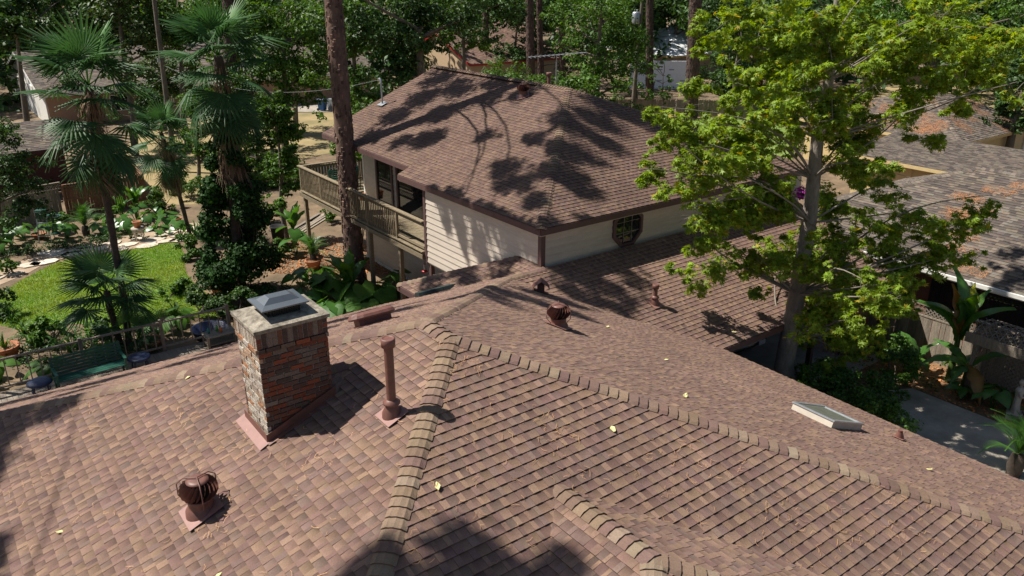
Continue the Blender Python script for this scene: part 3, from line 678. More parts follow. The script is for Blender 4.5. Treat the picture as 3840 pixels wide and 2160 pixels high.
# ================================================================ ground covers
def sheet(name,pts,z,m):
    mb=MB(); p=[(q[0],q[1]) for q in pts]
    if area(p)<0:p.reverse()
    mb.add([(x,y,z) for x,y in p],[tuple(range(len(p)))]); return kind(mb.build(name,MT[m]),'structure')
def smooth_poly(pts,n=5):
    out=[];N=len(pts)
    for i in range(N):
        p0,p1,p2,p3=[Vector((pts[(i+j)%N][0],pts[(i+j)%N][1])) for j in (-1,0,1,2)]
        for k_ in range(n):
            t=k_/n; out.append(.5*((2*p1)+(p2-p0)*t+(2*p0-5*p1+4*p2-p3)*t*t+(3*p1-p0-3*p2+p3)*t**3))
    return out
LAWN=smooth_poly([W(x,y) for x,y in ((-60,790),(0,742),(60,703),(150,660),(260,640),(340,628),(440,612),(462,640),(470,690),(520,740),(590,775),(540,800),(420,795),(330,835),(200,815),(60,830))])
sheet('lawn',LAWN,.006,'lawn')
sheet('path_bed',smooth_poly([W(x,y) for x,y in ((-60,735),(60,692),(140,655),(300,632),(440,607),(520,585),(500,560),(420,575),(300,598),(180,618),(80,650),(-60,690))]),.010,'path_soil')
sheet('dry_lawn',smooth_poly([W(x,y) for x,y in ((300,415),(360,340),(560,292),(760,284),(930,290),(960,350),(760,400),(620,440),(560,500),(470,515),(380,500))]),.008,'dry_lawn')
sheet('dry_lawn',smooth_poly([W(x,y) for x,y in ((2120,270),(2240,215),(2420,205),(2640,215),(2640,290),(2400,300))]),.008,'dry_lawn')
sheet('lawn',smooth_poly([W(x,y) for x,y in ((1650,330),(1760,300),(1900,300),(1990,330),(1980,420),(1860,390),(1760,365))]),.008,'lawn')
sheet('driveway',[(10.3,-25),(17.1,-25),(17.0,.9),(15.6,1.6),(13.8,2.4),(10.3,2.4)],.012,'concrete')
sheet('carport_slab',[(10.3,2.5),(18.6,2.5),(18.6,7.2),(10.3,7.2)],.018,'concrete')
sheet('planting_bed',smooth_poly([(17.1,-9),(19.2,-9),(19.2,5),(17.2,4.6),(15.9,2.0),(17.05,.8)],4),.016,'leaf_litter')
sheet('patio',[W(x,y)for x,y in ((735,283),(870,281),(880,262),(745,262))],.03,'concrete')
# stepping stones
PB=bpy.data.objects['path_bed']
cl_=[(-30,705),(40,690),(75,668),(110,662),(150,642),(185,640),(215,625),(250,628),(285,612),(320,618),(350,603),(385,606),(415,590),(450,594),(480,578),(130,634),(200,612+20),(300,630),(370,620),(420,608),(455,604)]
for i,(x,y) in enumerate(cl_):
    c=W(x,y); n=random.randint(6,8); R_0=random.uniform(.28,.52)
    poly=[(R_0*random.uniform(.75,1.1)*math.cos(2*math.pi*j/n)*1.25,R_0*random.uniform(.75,1.1)*math.sin(2*math.pi*j/n)*.8) for j in range(n)]
    v=random.uniform(.85,1.5); MB().prism(poly,-.0,.045,(v,v*.98,v*.95)).build('stone',MT['stone'],PB,(c.x,c.y,.012))
# grass blades
def inside_poly(poly):
    px_=np.array([p[0] for p in poly]);py_=np.array([p[1] for p in poly])
    def f(x,y):
        r=np.zeros(len(x),bool); j=len(px_)-1
        for i in range(len(px_)):
            c=((py_[i]>y)!=(py_[j]>y))&(x<(px_[j]-px_[i])*(y-py_[i])/(py_[j]-py_[i]+1e-9)+px_[i]); r^=c; j=i
        return r
    return f,px_.min(),px_.max(),py_.min(),py_.max()
f,x0,x1,y0,y1=inside_poly(LAWN)
n=60000; X=rng.uniform(x0,x1,n);Y=rng.uniform(y0,y1,n); k_=f(X,Y); X=X[k_];Y=Y[k_]; n=len(X)
a=rng.uniform(0,6.28,n); l=rng.uniform(.05,.13,n); dx=np.cos(a)*.012; dy=np.sin(a)*.012; lx=rng.normal(0,.05,n); ly=rng.normal(0,.05,n)
V=np.stack([np.stack([X-dx,Y-dy,np.full(n,.004)],1),np.stack([X+dx,Y+dy,np.full(n,.004)],1),np.stack([X+lx,Y+ly,l],1)],1).reshape(-1,3)
pat=.5+.5*np.sin(X*1.1+np.sin(Y*.9)*1.5)*np.sin(Y*1.3+X*.4); dry=np.clip(.95*pat-.1+rng.normal(0,.3,n),0,1)[:,None]
Cc=np.array([1.,1.05,.9])*(1-dry)+np.array([1.75,1.1,1.1])*dry; Cc=np.repeat(Cc,3,0)
o=obj('grass',mesh_np('grass',V,np.arange(3*n).reshape(-1,3),Cc),MT['grass_blade']); tag(o,'short green and straw coloured grass on the garden lawn','grass'); kind(o,'stuff')
# ================================================================ neighbouring houses
def gable_house(label,x0,x1,y0,y1,ze,axis,wall='cream',pal=PAL_GREY,k=K,over=.4,n=0,trim='white_trim',hip=False,e=.2,wm=(.2,.5),wallcol=(1,1,1)):
    """rectangular house; axis = ridge direction"""
    Hh=empty('house',((x0+x1)/2,(y0+y1)/2,0),0,label,'house'); Hh.location=(0,0,0)
    rr=Roof(Hh); rr.trim=trim; kw=dict(k=k,pal=pal,e=e,wmin=wm[0],wmax=wm[1],near=n>0)
    X0_,X1_,Y0_,Y1_=x0-over,x1+over,y0-over,y1+over
    if axis=='x':
        hw=(Y1_-Y0_)/2; ym=(Y0_+Y1_)/2; zr=ze+k*hw; a,b=((X0_+hw,X1_-hw) if hip else (X0_,X1_)); a,b=(a,b) if a<=b else ((a+b)/2,(a+b)/2+.01)
        rr.slope([(X0_,Y0_),(X1_,Y0_),(b,ym),(a,ym)],(0,-1),(X0_,Y0_,ze),fascia=[((X0_,Y0_),(X1_,Y0_))],**kw)
        rr.slope([(X0_,Y1_),(X1_,Y1_),(b,ym),(a,ym)],(0,1),(X0_,Y1_,ze),**kw)
        if hip:
            rr.slope([(X0_,Y0_),(X0_,Y1_),(a,ym)],(-1,0),(X0_,Y0_,ze),fascia=[((X0_,Y0_),(X0_,Y1_))],**kw)
            rr.slope([(X1_,Y0_),(X1_,Y1_),(b,ym)],(1,0),(X1_,Y0_,ze),**kw)
    else:
        hw=(X1_-X0_)/2; xm=(X0_+X1_)/2; zr=ze+k*hw; a,b=((Y0_+hw,Y1_-hw) if hip else (Y0_,Y1_)); a,b=(a,b) if a<=b else ((a+b)/2,(a+b)/2+.01)
        rr.slope([(X0_,Y0_),(X0_,Y1_),(xm,b),(xm,a)],(-1,0),(X0_,Y0_,ze),fascia=[((X0_,Y0_),(X0_,Y1_))],**kw)
        rr.slope([(X1_,Y0_),(X1_,Y1_),(xm,b),(xm,a)],(1,0),(X1_,Y0_,ze),**kw)
        if hip:
            rr.slope([(X0_,Y0_),(X1_,Y0_),(xm,a)],(0,-1),(X0_,Y0_,ze),fascia=[((X0_,Y0_),(X1_,Y0_))],**kw)
            rr.slope([(X0_,Y1_),(X1_,Y1_),(xm,b)],(0,1),(X0_,Y1_,ze),**kw)
    rr.finish(n)
    box_obj('wall',(x0,y0,0),(x1,y1,ze+k*over-.16),MT[wall],Hh,wallcol)
    if not hip:   # gable triangles
        zb=ze+k*over-.16; 
        for s_ in (0,1):
            if axis=='x':
                x=x0 if s_==0 else x1; ym=(y0+y1)/2; d=.16 if s_==0 else -.16
                P=[(x,y0,zb),(x,y1,zb),(x,ym,zb+k*(y1-y0)/2)]; Q=[(x+d,*p[1:]) for p in P]
            else:
                y=y0 if s_==0 else y1; xm=(x0+x1)/2; d=.16 if s_==0 else -.16
                P=[(x0,y,zb),(x1,y,zb),(xm,y,zb+k*(x1-x0)/2)]; Q=[(p[0],y+d,p[2]) for p in P]
            MB().add(P+Q,[(0,1,2),(5,4,3),(0,3,4,1),(1,4,5,2),(2,5,3,0)],wallcol).build('gable_wall',MT[wall],Hh)
            if axis=='x':
                xo=X0_ if s_==0 else X1_
                for ya in (Y0_,Y1_): MB().bar((xo,ya,ze-.12),(xo,(Y0_+Y1_)/2,zr-.12),.04,.2).build('rake_board',MT[trim],Hh)
    return Hh,zr
def win(house,p,axis,w,hh,frame='white_trim'):
    """window centred at p on a wall facing -axis"""
    wn=empty('window',p); wn.parent=house
    B=(lambda n,u0,u1,z0,z1,d0,d1,m: box_obj(n,(d0,u0,z0) if axis=='x' else (u0,d0,z0),(d1,u1,z1) if axis=='x' else (u1,d1,z1),MT[m],wn))
    B('pane',-w/2,w/2,-hh/2,hh/2,-.02,.03,'glass_dark')
    for u0,u1,z0,z1 in ((-w/2-.06,-w/2,-hh/2-.06,hh/2+.06),(w/2,w/2+.06,-hh/2-.06,hh/2+.06),(-w/2,w/2,hh/2,hh/2+.06),(-w/2,w/2,-hh/2-.06,-hh/2)): B('frame',u0,u1,z0,z1,-.05,.03,frame)
# right-hand neighbour, brick with grey-brown hip roof
HN,_=gable_house('low brick house beside the lattice fence, grey-brown roof littered with needles',20.85,31.2,-22.,9.2,2.62,'y','brick',PAL_GREY,n=300,hip=True,e=.143,wm=(.12,.3),over=.5,wallcol=(.27,.12,.085))
for y in (1.9,.25,-6.): win(HN,(20.84,y,1.55),'x',1.4,1.25,'black')
box_obj('gutter',(20.24,-22.4,2.50),(20.34,9.6,2.62),MT['white_trim'],HN)
caps(HN,(26.02,4.1,2.62+K*5.67),(20.4,9.7,2.64),(-1,0),(0,1),pal=PAL_GREY); caps(HN,(26.02,-16.8,2.62+K*5.67),(26.02,4.0,2.62+K*5.67),(-1,0),(1,0),pal=PAL_GREY)
vt=Vector((23.2,6.2,2.62+K*2.8)); 
# breezeway roof joining the cream annex
HB=empty('breezeway',(0,0,0),0,'low-pitched grey roofed breezeway with cream wall joining two houses','breezeway')
rr=Roof(HB); rr.trim='cream'
rr.slope([(34.4,5.5),(34.4,14.4),(39.4,14.4),(39.4,5.5)],(-1,0),(34.4,5.5,2.72),k=.13,pal=PAL_GREY,e=.143,wmin=.14,wmax=.32,fascia=[((34.4,5.5),(34.4,14.4))],near=False); rr.finish(0)
box_obj('wall',(35.0,5.8,0),(39.2,14.2,2.6),MT['cream'],HB)
for i in range(6): box_obj('batten',(34.97,8.+i*1.0,0),(35.0,8.06+i*1.0,2.55),MT['cream'],HB)
HC,_=gable_house('cream-walled annex with pyramid roof streaked orange by pine needles',42.4,52.2,12.3,22.2,2.7,'y','cream',PAL_GREY,hip=True,n=0,trim='cream',e=.16,wm=(.15,.36))
zr=2.7+K*5.3; caps(HC,(47.3,17.2,zr),(42.0,11.9,2.7),(-1,0),(0,-1),pal=PAL_GREY,step=.3); caps(HC,(47.3,17.2,zr),(52.6,11.9,2.7),(1,0),(0,-1),pal=PAL_GREY,step=.3)
box_obj('corner_board',(52.0,12.2,0),(52.3,12.5,2.6),MT['white_trim'],HC); box_obj('corner_board',(51.2,12.2,0),(51.45,12.3,2.6),MT['white_trim'],HC)
# far houses
HL,_=gable_house('long low house with white gable and grey-brown roof beyond the palms',3.6,33.,65.,86.,2.6,'x','plain',PAL_GREY,k=.23,wallcol=(.36,.22,.15),over=.5,e=.25)
for o in HL.children:
    if o.name.startswith('gable_wall'): 
        n=len(o.data.vertices); o.data.attributes['tint'].data.foreach_set('color',np.tile([.82,.80,.76,1],n).astype(np.float32))
box_obj('gable_siding',(3.5,65.2,0),(3.59,85.8,2.55),MT['white_trim'],HL)
for x in (9.,14.,19.5,29.): win(HL,(x,64.98,1.5),'y',1.5,1.2)
SH,_=gable_house('small dark red shed with grey shingled roof behind the fence',-8.,1.0,41.6,47.6,2.6,'x','dark_red',PAL_GREY,k=.33,over=.35,trim='dark_red')
HM,_=gable_house('tan brick house with red rake boards behind the leaning trunks',43.,55.,63.,76.,2.7,'x','plain',PAL_BROWN,wallcol=(.55,.40,.25),trim='red_paint',e=.2)
HW,_=gable_house('house with bright white hip roof membrane and tan fascia',66.4,79.,56.4,68.5,2.75,'y','plain',[((.9,.92,.95),1)],hip=True,wallcol=(.42,.32,.27),trim='cream',e=.9,wm=(2,4))
HT,_=gable_house('distant brown house with needle-covered roof at the wood edge',8.,34.,138.,152.,3.0,'x','plain',[((.40,.23,.15),2),((.32,.20,.14),2)],wallcol=(.10,.06,.045),k=.45,e=.5,wm=(.5,1.2))
HX,_=gable_house('far tan roofed house glimpsed between pine trunks',60.,76.,92.,104.,2.8,'x','plain',PAL_BROWN,wallcol=(.4,.33,.27),e=.5,wm=(.5,1.2))
# white wrapped wall panel with printed marks beside the white-roofed house
wp=W(1620,240); ow_=empty('wrapped_wall',(59.6,52.6,0),math.radians(-42),'low white house-wrapped wall printed with grey marks behind the bin','wall')
MB().box((-2.6,0,0),(4.0,.2,2.9)).build('panel',MT['white_roof'],ow_)
for i in range(9):
    x=-2.2+(i%5)*1.25; z=.8+(i//5)*1.15
    MB().box((x,-.012,z),(x+.55,-.004,z+.12),(.35,.37,.4)).build('print',MT['plain'],ow_)
# ================================================================ fences
def fence(label,pts,hh,m,pw=.14,gap=.006,dog=True,top=None,side=1,rails=True,posts=2.4,name='fence',cap=False,cat='fence',low=0.):
    p0=Vector((pts[0][0],pts[0][1],0)); f=empty(name,p0,0,label,cat)
    for a,b in zip(pts[:-1],pts[1:]):
        a=Vector((a[0],a[1],0))-p0;b=Vector((b[0],b[1],0))-p0; d=(b-a);Ln=d.length;d.normalize();nn=Vector((-d.y,d.x,0))*side
        ang=math.atan2(d.y,d.x); n=int(Ln/(pw+gap)); h0=hh
        meshes=[]
        for v in range(3):
            h1=h0*random.uniform(.985,1.01); c=random.uniform(.8,1.2)
            meshes.append(MB().add([(-pw/2,-.009,low),(pw/2,-.009,low),(pw/2,.009,low),(-pw/2,.009,low)]+[(x_,y_,z_) for y_ in (-.009,.009) for x_,z_ in ((-pw/2,h1-.04),(-pw/4,h1),(pw/4,h1),(pw/2,h1-.04))],
               [(0,1,7,6,5,4),(3,8,9,10,11,2),(1,2,11,7),(0,4,8,3),(4,5,9,8),(5,6,10,9),(6,7,11,10),(0,3,2,1)],(c,c,c)).mesh('picket')); meshes[-1].materials.append(MT[m])
        for i in range(n):
            obj('picket',meshes[random.randrange(3)],None,f,a+d*(i+.5)*(pw+gap)+nn*random.uniform(-.004,.004),(0,random.uniform(-.012,.012),ang))
        if rails:
            for z in (.25,hh*.55,hh-.2): MB().bar(a+Vector((0,0,z))+nn*.035,b+Vector((0,0,z))+nn*.035,.05,.09).build('rail',MT[m],f)
        k_=0.
        while k_<=Ln+.01:
            q=a+d*k_+nn*.07; MB().box((q.x-.045,q.y-.045,0),(q.x+.045,q.y+.045,hh+.05)).build('post',MT[m],f); k_+=posts
        if cap: MB().bar(a+Vector((0,0,hh+.06)),b+Vector((0,0,hh+.06)),.12,.035).build('cap_rail',MT[m],f)
        if top:
            mb=MB(); zz=hh; 
            for s_ in (-1,1):
                k_=-top
                while k_<Ln:
                    u0=max(0,k_);u1=min(Ln,k_+top)
                    if u1>u0:
                        za=(u0-k_)if s_>0 else top-(u0-k_); zb=(u1-k_)if s_>0 else top-(u1-k_)
                        mb.bar(a+d*u0+Vector((0,0,zz+za))+nn*.012*s_,b*0+a+d*u1+Vector((0,0,zz+zb))+nn*.012*s_,.035,.008,upv=nn)
                    k_+=.13
            mb.build('lattice',MT[m],f)
            MB().bar(a+Vector((0,0,hh)),b+Vector((0,0,hh)),.05,.05).build('rail',MT[m],f); MB().bar(a+Vector((0,0,hh+top+.02)),b+Vector((0,0,hh+top+.02)),.11,.045).build('cap_rail',MT[m],f)
    return f
fa,fb,fc=W(-40,588),W(168,546),W(372,512)
fence('weathered grey board fence topped with lattice behind the birdbath',[(fa.x,fa.y),(fb.x,fb.y)],1.5,'old_wood',top=.3,side=1)
fence('brown board gate panel with cross brace next to the grey fence',[(fb.x+.06,fb.y),(fc.x,fc.y)],1.6,'red_wood',side=-1,name='fence_gate',cat='gate',posts=2.0,cap=True)
fence('reddish board fence running back beside the dry lawn',[(fc.x+.05,fc.y+.15),(W(300,425).x,W(300,425).y)],1.6,'red_wood',side=1)
fence('grey wooden fence behind the tall pine trunk',[(W(1530,292).x,W(1530,292).y),(W(1700,292).x,W(1700,292).y),(W(1980,300).x,W(1980,300).y)],1.45,'old_wood',pw=.2,side=1)
fence('pale far picket fence across the yellow lawn',[(W(2260,212).x,W(2260,212).y),(W(2600,216).x,W(2600,216).y)],1.7,'old_wood',pw=.3)
fence('grey picket fence with lattice top below the brick house windows',[(19.25,5.2),(19.25,-6.5)],1.45,'old_wood',top=.36,side=1,posts=2.2)
ga,gb_=W(2168,940),W(2252,915)
fence('short reddish board gate near the sweetgum trunk',[(17.0,3.1),(18.9,3.6)],1.7,'red_wood',side=1,name='fence_gate',cat='gate',posts=1.9)
# ================================================================ vegetation
def star_leaf():
    v=[(0,0,0)];f=[]
    tips=[(-100,.62),(-50,.92),(0,1.0),(50,.92),(100,.62)]
    for i,(a,l) in enumerate(tips):
        a_=math.radians(a); v.append((math.sin(a_)*l,math.cos(a_)*l,-.22*l*l))
        if i<4: b=math.radians(a+25); v.append((math.sin(b)*.34,math.cos(b)*.34,.02))
    # base notch
    v.append((.12,-.16,.0)); v.append((-.12,-.16,.0))
    # order: 1 tip,2 notch,3 tip,4 notch,5 tip,6 notch,7 tip,8 notch,9 tip,10,11
    f=[(0,11,1),(0,1,2),(0,2,3),(0,3,4),(0,4,5),(0,5,6),(0,6,7),(0,7,8),(0,8,9),(0,9,10)]
    f=[(a,c,b) for a,b,c in f]
    return np.array(v,float)*.55,np.array(f)
def ov_leaf(w=.3,droop=.18):
    return np.array([(0,0,0),(w,.5,-.02),(0,1,-droop),(-w,.5,-.02),(0,.5,.07)],float),np.array([(0,1,4),(1,2,4),(2,3,4),(3,0,4)])
def simple_leaf(w=.3):
    return np.array([(0,-.5,0),(w,0,.05),(0,.5,-.12),(-w,0,.05)],float),np.array([(0,1,2),(0,2,3)])
def basis(nrm,rot):
    nrm=nrm/np.linalg.norm(nrm,axis=1,keepdims=True)
    ref=np.where(np.abs(nrm[:,2:3])>.95,np.array([[1.,0,0]]),np.array([[0,0,1.]]))
    x=np.cross(ref,nrm); x/=np.linalg.norm(x,axis=1,keepdims=True)+1e-9; y=np.cross(nrm,x)
    c,s=np.cos(rot)[:,None],np.sin(rot)[:,None]; x2=x*c+y*s; y2=-x*s+y*c
    return x2,y2,nrm
def cloud(pos,nrm,size,tmpl,tint):
    tv,tf=tmpl; n=len(pos); x,y,z=basis(nrm,rng.uniform(0,6.28,n)); s=size[:,None,None]
    V=pos[:,None,:]+s*(tv[None,:,0:1]*x[:,None,:]+tv[None,:,1:2]*y[:,None,:]+tv[None,:,2:3]*z[:,None,:])
    F_=tf[None]+(np.arange(n)*len(tv))[:,None,None]
    return V.reshape(-1,3),F_.reshape(-1,tf.shape[1]),np.repeat(tint,len(tv),0)
def leaf_points(clusters,n,shell=.55,up=.6,flat=.75,sub=7,pw=2.):
    """clusters: (x,y,z,r); leaves gathered in small sprays inside each cluster"""
    C=np.array([c[:4] for c in clusters],float); w=C[:,3]**pw; w/=w.sum()
    idx=rng.choice(len(C),n,p=w)
    ns=max(1,n//sub); 
    # spray centres
    sidx=rng.choice(len(C),ns,p=w); d=rng.normal(size=(ns,3)); d/=np.linalg.norm(d,axis=1,keepdims=True); rr=(shell+(1-shell)*rng.random(ns)**.5)*rng.uniform(.75,1.08,ns)
    d[:,2]*=flat; sc_=C[sidx,:3]+d*(C[sidx,3]*rr)[:,None]
    pick_=rng.integers(0,ns,n); spread=(C[sidx[pick_],3]*.17)[:,None]
    p=sc_[pick_]+rng.normal(size=(n,3))*spread*np.array([1,1,.6])
    out=p-C[sidx[pick_],:3]; out/=np.linalg.norm(out,axis=1,keepdims=True)+1e-6
    nr=out*(1-up)+np.array([0,0,up])+rng.normal(size=(n,3))*.38
    return p,nr,out
def foliage(name,clusters,n,size,m,parent,tmpl=None,var=.36,shell=.55,up=.6,warm=.0,origin=(0,0,0),sub=7,flat=.75):
    p,nr,out=leaf_points(clusters,n,shell,up,flat,sub); p=p-np.array(origin)
    sz=size*rng.uniform(.7,1.25,n); t=1+rng.normal(0,var,(n,1)); t=np.clip(t,.5,1.7)
    tint=np.concatenate([t*(1+warm*rng.random((n,1))),t,t*rng.uniform(.8,1.1,(n,1))],1)
    V,F_,T=cloud(p,nr,sz,tmpl or simple_leaf(),tint)
    return obj(name,mesh_np(name,V,F_,T),MT[m],parent)
def limb(mb,a,b,r0,r1,sag=.12,n=5,c=(1,1,1),seg=7):
    a=Vector(a);b=Vector(b);pts=[];rs=[];L=(b-a).length; off=Vector((random.gauss(0,1),random.gauss(0,1),abs(random.gauss(0,1)))).normalized()*L*sag
    for i in range(n+1):
        t=i/n; pts.append(a+(b-a)*t+off*math.sin(math.pi*t)*(1 if i not in (0,n) else 0)+Vector((0,0,L*.06*t*t))); rs.append(r0+(r1-r0)*t)
    mb.tube(pts,rs,seg,c,cap=False)
def tree(label,base,trunk_pts,rad,clusters,n,size,m,bark='bark_grey',name='tree',tmpl=None,group=None,nlimb=18,shell=.5,up=.55,warm=.1,bark_bumps=False,limb_r=.35,tint=(1,1,1),flat=.75,sub=7):
    base=Vector(base); t=empty(name,base,0,label,'tree',group); o=tuple(base)
    tp=[Vector(p)-base for p in trunk_pts]; fine=[];fr=[]
    for i in range(len(tp)-1):
        for k_ in range(6): 
            q=k_/6; fine.append(tp[i].lerp(tp[i+1],q)); fr.append(rad[i]+(rad[i+1]-rad[i])*q)
    fine.append(tp[-1]);fr.append(rad[-1])
    mb=MB(); mb.tube(fine,fr,14,tint)
    if bark_bumps:       # plates of pine bark
        for i in range(len(fine)-1):
            for j in range(64):
                a=random.uniform(0,6.28); q=fine[i].lerp(fine[i+1],random.random()); d=Vector((math.cos(a),math.sin(a),0)); s_=Vector((-d.y,d.x,0)); rr=fr[i]*.985
                w_,hh=random.uniform(.02,.055),random.uniform(.04,.13); th=random.uniform(.012,.035); lu=random.uniform(.45,1.8)
                c_=[q+d*rr-s_*w_-Vector((0,0,hh)),q+d*rr+s_*w_-Vector((0,0,hh)),q+d*rr+s_*w_+Vector((0,0,hh)),q+d*rr-s_*w_+Vector((0,0,hh))]
                e_=[v+d*th for v in c_]; e_=[q+d*(rr+th)+(v-(q+d*(rr+th)))*.75 for v in e_]
                mb.add(c_+e_,[(4,5,6,7)]+[(k_,(k_+1)%4,4+(k_+1)%4,4+k_) for k_ in range(4)],(lu*tint[0],lu*tint[1]*random.uniform(.9,1.05),lu*tint[2]))
    if clusters and nlimb:
        for c in random.sample(clusters,min(nlimb,len(clusters))):
            cp=Vector(c[:3])-base
            zt=max(tp[0].z+.1*(tp[-1].z),min(cp.z-.25*abs((cp.xy-tp[-1].xy).length),tp[-1].z)); 
            k_=min(range(len(fine)),key=lambda i:abs(fine[i].z-zt)); limb(mb,fine[k_],cp,fr[k_]*limb_r+.02,.018)
    mb.build('trunk',MT[bark],t)
    if clusters: kind(foliage('crown',clusters,n,size,m,t,tmpl,shell=shell,up=up,warm=warm,origin=o,flat=flat,sub=sub),'stuff')
    return t
def blob(c,rx,rz,n,r0=.45,r1=.75,low=-1.):
    """clusters filling an ellipsoid"""
    out=[]
    while len(out)<n:
        d=Vector((random.uniform(-1,1),random.uniform(-1,1),random.uniform(low,1)))
        if .15<d.length<1: out.append((c[0]+d.x*rx,c[1]+d.y*rx,c[2]+d.z*rz,random.uniform(r0,r1)*min(rx,rz)*.6))
    return out
# ---------------------------------------------------------------- sweetgum (hero tree on the right)
GB=Vector((12.95,2.2,0)); GD=math.hypot(GB.x-CAM.x,GB.y-CAM.y)
tpx=[(1952,1042),(1972,925),(1985,850),(2005,740),(2035,560),(2047,450),(2056,350),(2085,200),(2098,100),(2105,0),(2110,-120),(2112,-260)]
tw=[GB]+[at(x,y,GD+.0+i*.10) for i,(x,y) in enumerate(tpx)][1:]
trad=[.36,.27,.25,.225,.195,.175,.16,.125,.095,.07,.05,.03]
cl_px=[(1850,40,85),(1780,110,60),(1900,130,80),(1980,60,80),(2060,110,80),(1830,205,70),(1765,262,42),(1920,240,75),(2010,205,80),(1702,312,42),(1665,352,30),(1790,335,50),(1870,335,60),(1960,345,70),(2125,300,70),
 (1640,300,28),(1652,412,36),(1700,470,40),(1722,402,36),(1618,458,18),(1780,425,48),(1850,452,58),(1742,545,40),(1805,545,48),(1730,690,30),(1762,610,36),(1870,545,55),(1930,485,55),(1962,610,45),(1905,650,38),
 (2105,425,55),(2150,345,62),(2115,525,52),(2195,485,55),(2085,590,48),(2110,650,48),(1950,690,40),(2245,435,55),(2265,545,52),(2335,562,45),(2402,572,38),(2462,562,34),(2492,520,20),(2355,645,34),(2452,652,20),(2185,595,46),
 (2140,60,90),(2250,80,90),(2360,50,90),(2470,60,90),(2560,110,80),(2200,180,80),(2320,170,62),(2430,178,62),(2552,235,42),(2290,262,30),(2440,268,28),(2160,230,55),(2385,105,70),(2530,170,50),
 (2075,760,50),(2120,740,55),(2165,722,48),(2232,765,38),(2085,830,45),(2145,805,55),(2212,832,38),(2272,722,28),(2290,785,28),(2100,890,36),(2165,885,38),(2240,690,30),(2070,40,51),(2085,110,51),(2075,180,51),(2060,255,51),(2065,320,41),(2030,590,41),(2015,655,41),(2095,300,51),(2030,120,51),
 (1880,-60,80),(2000,-90,90),(2130,-110,90),(2260,-80,90),(2390,-90,80),(2080,-230,90),(2220,-220,80)]
gcl=[];gmain=[]
for (x,y,rp) in cl_px:
    near_tr=abs(x-np.interp(y,[p[1] for p in tpx][::-1],[p[0] for p in tpx][::-1]))
    dd=GD+random.gauss(0,1.5) if near_tr>110 else GD+random.uniform(.9,2.4)
    if y<330 and x>2120: dd+=random.uniform(.5,3.)
    if x<1925 and y>280: dd=GD-random.uniform(.4,2.6)
    if rp in (51,41): dd=GD-random.uniform(.7,1.5)
    q=at(x,y,dd); ppm=2018/(q-CAM).length; R0=rp/ppm; gmain.append((q.x,q.y,q.z,R0))
    for _ in range(6):
        v=Vector((random.gauss(0,.5),random.gauss(0,.5),random.gauss(0,.42)))*R0; gcl.append((q.x+v.x,q.y+v.y,q.z+v.z,max(.18,R0*random.uniform(.22,.44))))
G=tree('tall sweetgum with star-shaped bright green leaves beside the carport',GB,tw,trad,[],0,.2,'gum_leaf','gum_bark','sweetgum_tree')
mb=MB()
for c in gmain:
    cp=Vector(c[:3])-GB; zt=max(2.6,cp.z-.35*(cp.xy-(tw[4]-GB).xy).length-.2)
    fine=[p-GB for p in tw]; k_=min(range(len(fine)),key=lambda i:abs(fine[i].z-zt)); limb(mb,fine[k_],cp,max(.018,trad[k_]*.17),.008,.16,8)
    if (cp-fine[k_]).length>1.6:
        for tq in (.5,.72,.88):
            v=fine[k_].lerp(cp,tq)+Vector((random.gauss(0,.25),random.gauss(0,.25),random.gauss(.1,.2)))+GB; gcl.append((v.x,v.y,v.z,random.uniform(.3,.5)))
    for _ in range(3):
        limb(mb,cp,cp+Vector((random.gauss(0,1),random.gauss(0,1),random.gauss(.2,.6))).normalized()*c[3]*.9,.009,.004,.1,3,seg=4)
mb.build('limbs',MT['twig'],G)
star=star_leaf()
p,nr,out=leaf_points(gcl,76000,.10,.62,.85,14,1.6); szs=.205*rng.uniform(.7,1.25,len(p))
tt=np.clip(1+rng.normal(0,.22,(len(p),1)),.5,1.6); yel=(rng.random((len(p),1))<.05)*.9; tin=np.concatenate([tt*(1+yel+.12*rng.random((len(p),1))),tt,tt*.9],1)
dist=np.linalg.norm(p-np.array(CAM),axis=1); order=np.argsort(dist); ind=order[:300]; rest=order[300:]
V,F_,T=cloud(p[rest]-np.array(GB),nr[rest],szs[rest],star,tin[rest]); kind(obj('crown',mesh_np('crown',V,F_,T),MT['gum_leaf'],G),'stuff')
lms=[]
for v in range(4):
    lms.append(mesh_np('leaf',star[0],star[1],np.tile(tin[ind[v]],(len(star[0]),1)))); lms[-1].materials.append(MT['gum_leaf'])
for i in ind:
    z=Vector(nr[i]).normalized(); q=Vector((0,0,1)).rotation_difference(z)@Matrix.Rotation(random.uniform(0,6.28),3,'Z').to_quaternion()
    o=obj('leaf',lms[i%4],None,G,Vector(p[i])-GB,None,float(szs[i])); o.rotation_mode='QUATERNION'; o.rotation_quaternion=q
# ---------------------------------------------------------------- pines
def pine(label,base,top,r0,r1,crown_z,targets=None,n=2600,lean=None,group=None,ncl=12,crx=3.2,hz=None,tint=(1,1,1)):
    base=Vector(base); tops=Vector(top); pts=[base.lerp(tops,t) for t in (0,.03,.2,.45,.7,1)]
    rads=[r0*1.35,r0*1.05,r0,r0*.94,r0*.8,r1]
    cl=list(targets or [])
    for _ in range(ncl):
        a=random.uniform(0,6.28); d=random.uniform(.6,1)*crx; z=random.uniform(crown_z,tops.z+1); q=base.lerp(tops,min(1,z/tops.z))
        cl.append((q.x+math.cos(a)*d,q.y+math.sin(a)*d,z,random.uniform(.8,1.5)))
    return tree(label,base,pts,rads,cl,n,.42,'pine_leaf','bark_pine','pine_tree',tmpl=simple_leaf(.12),group=group,nlimb=min(5,len(cl)),bark_bumps=r0>.25,limb_r=.12,shell=.2,tint=tint,up=.3)
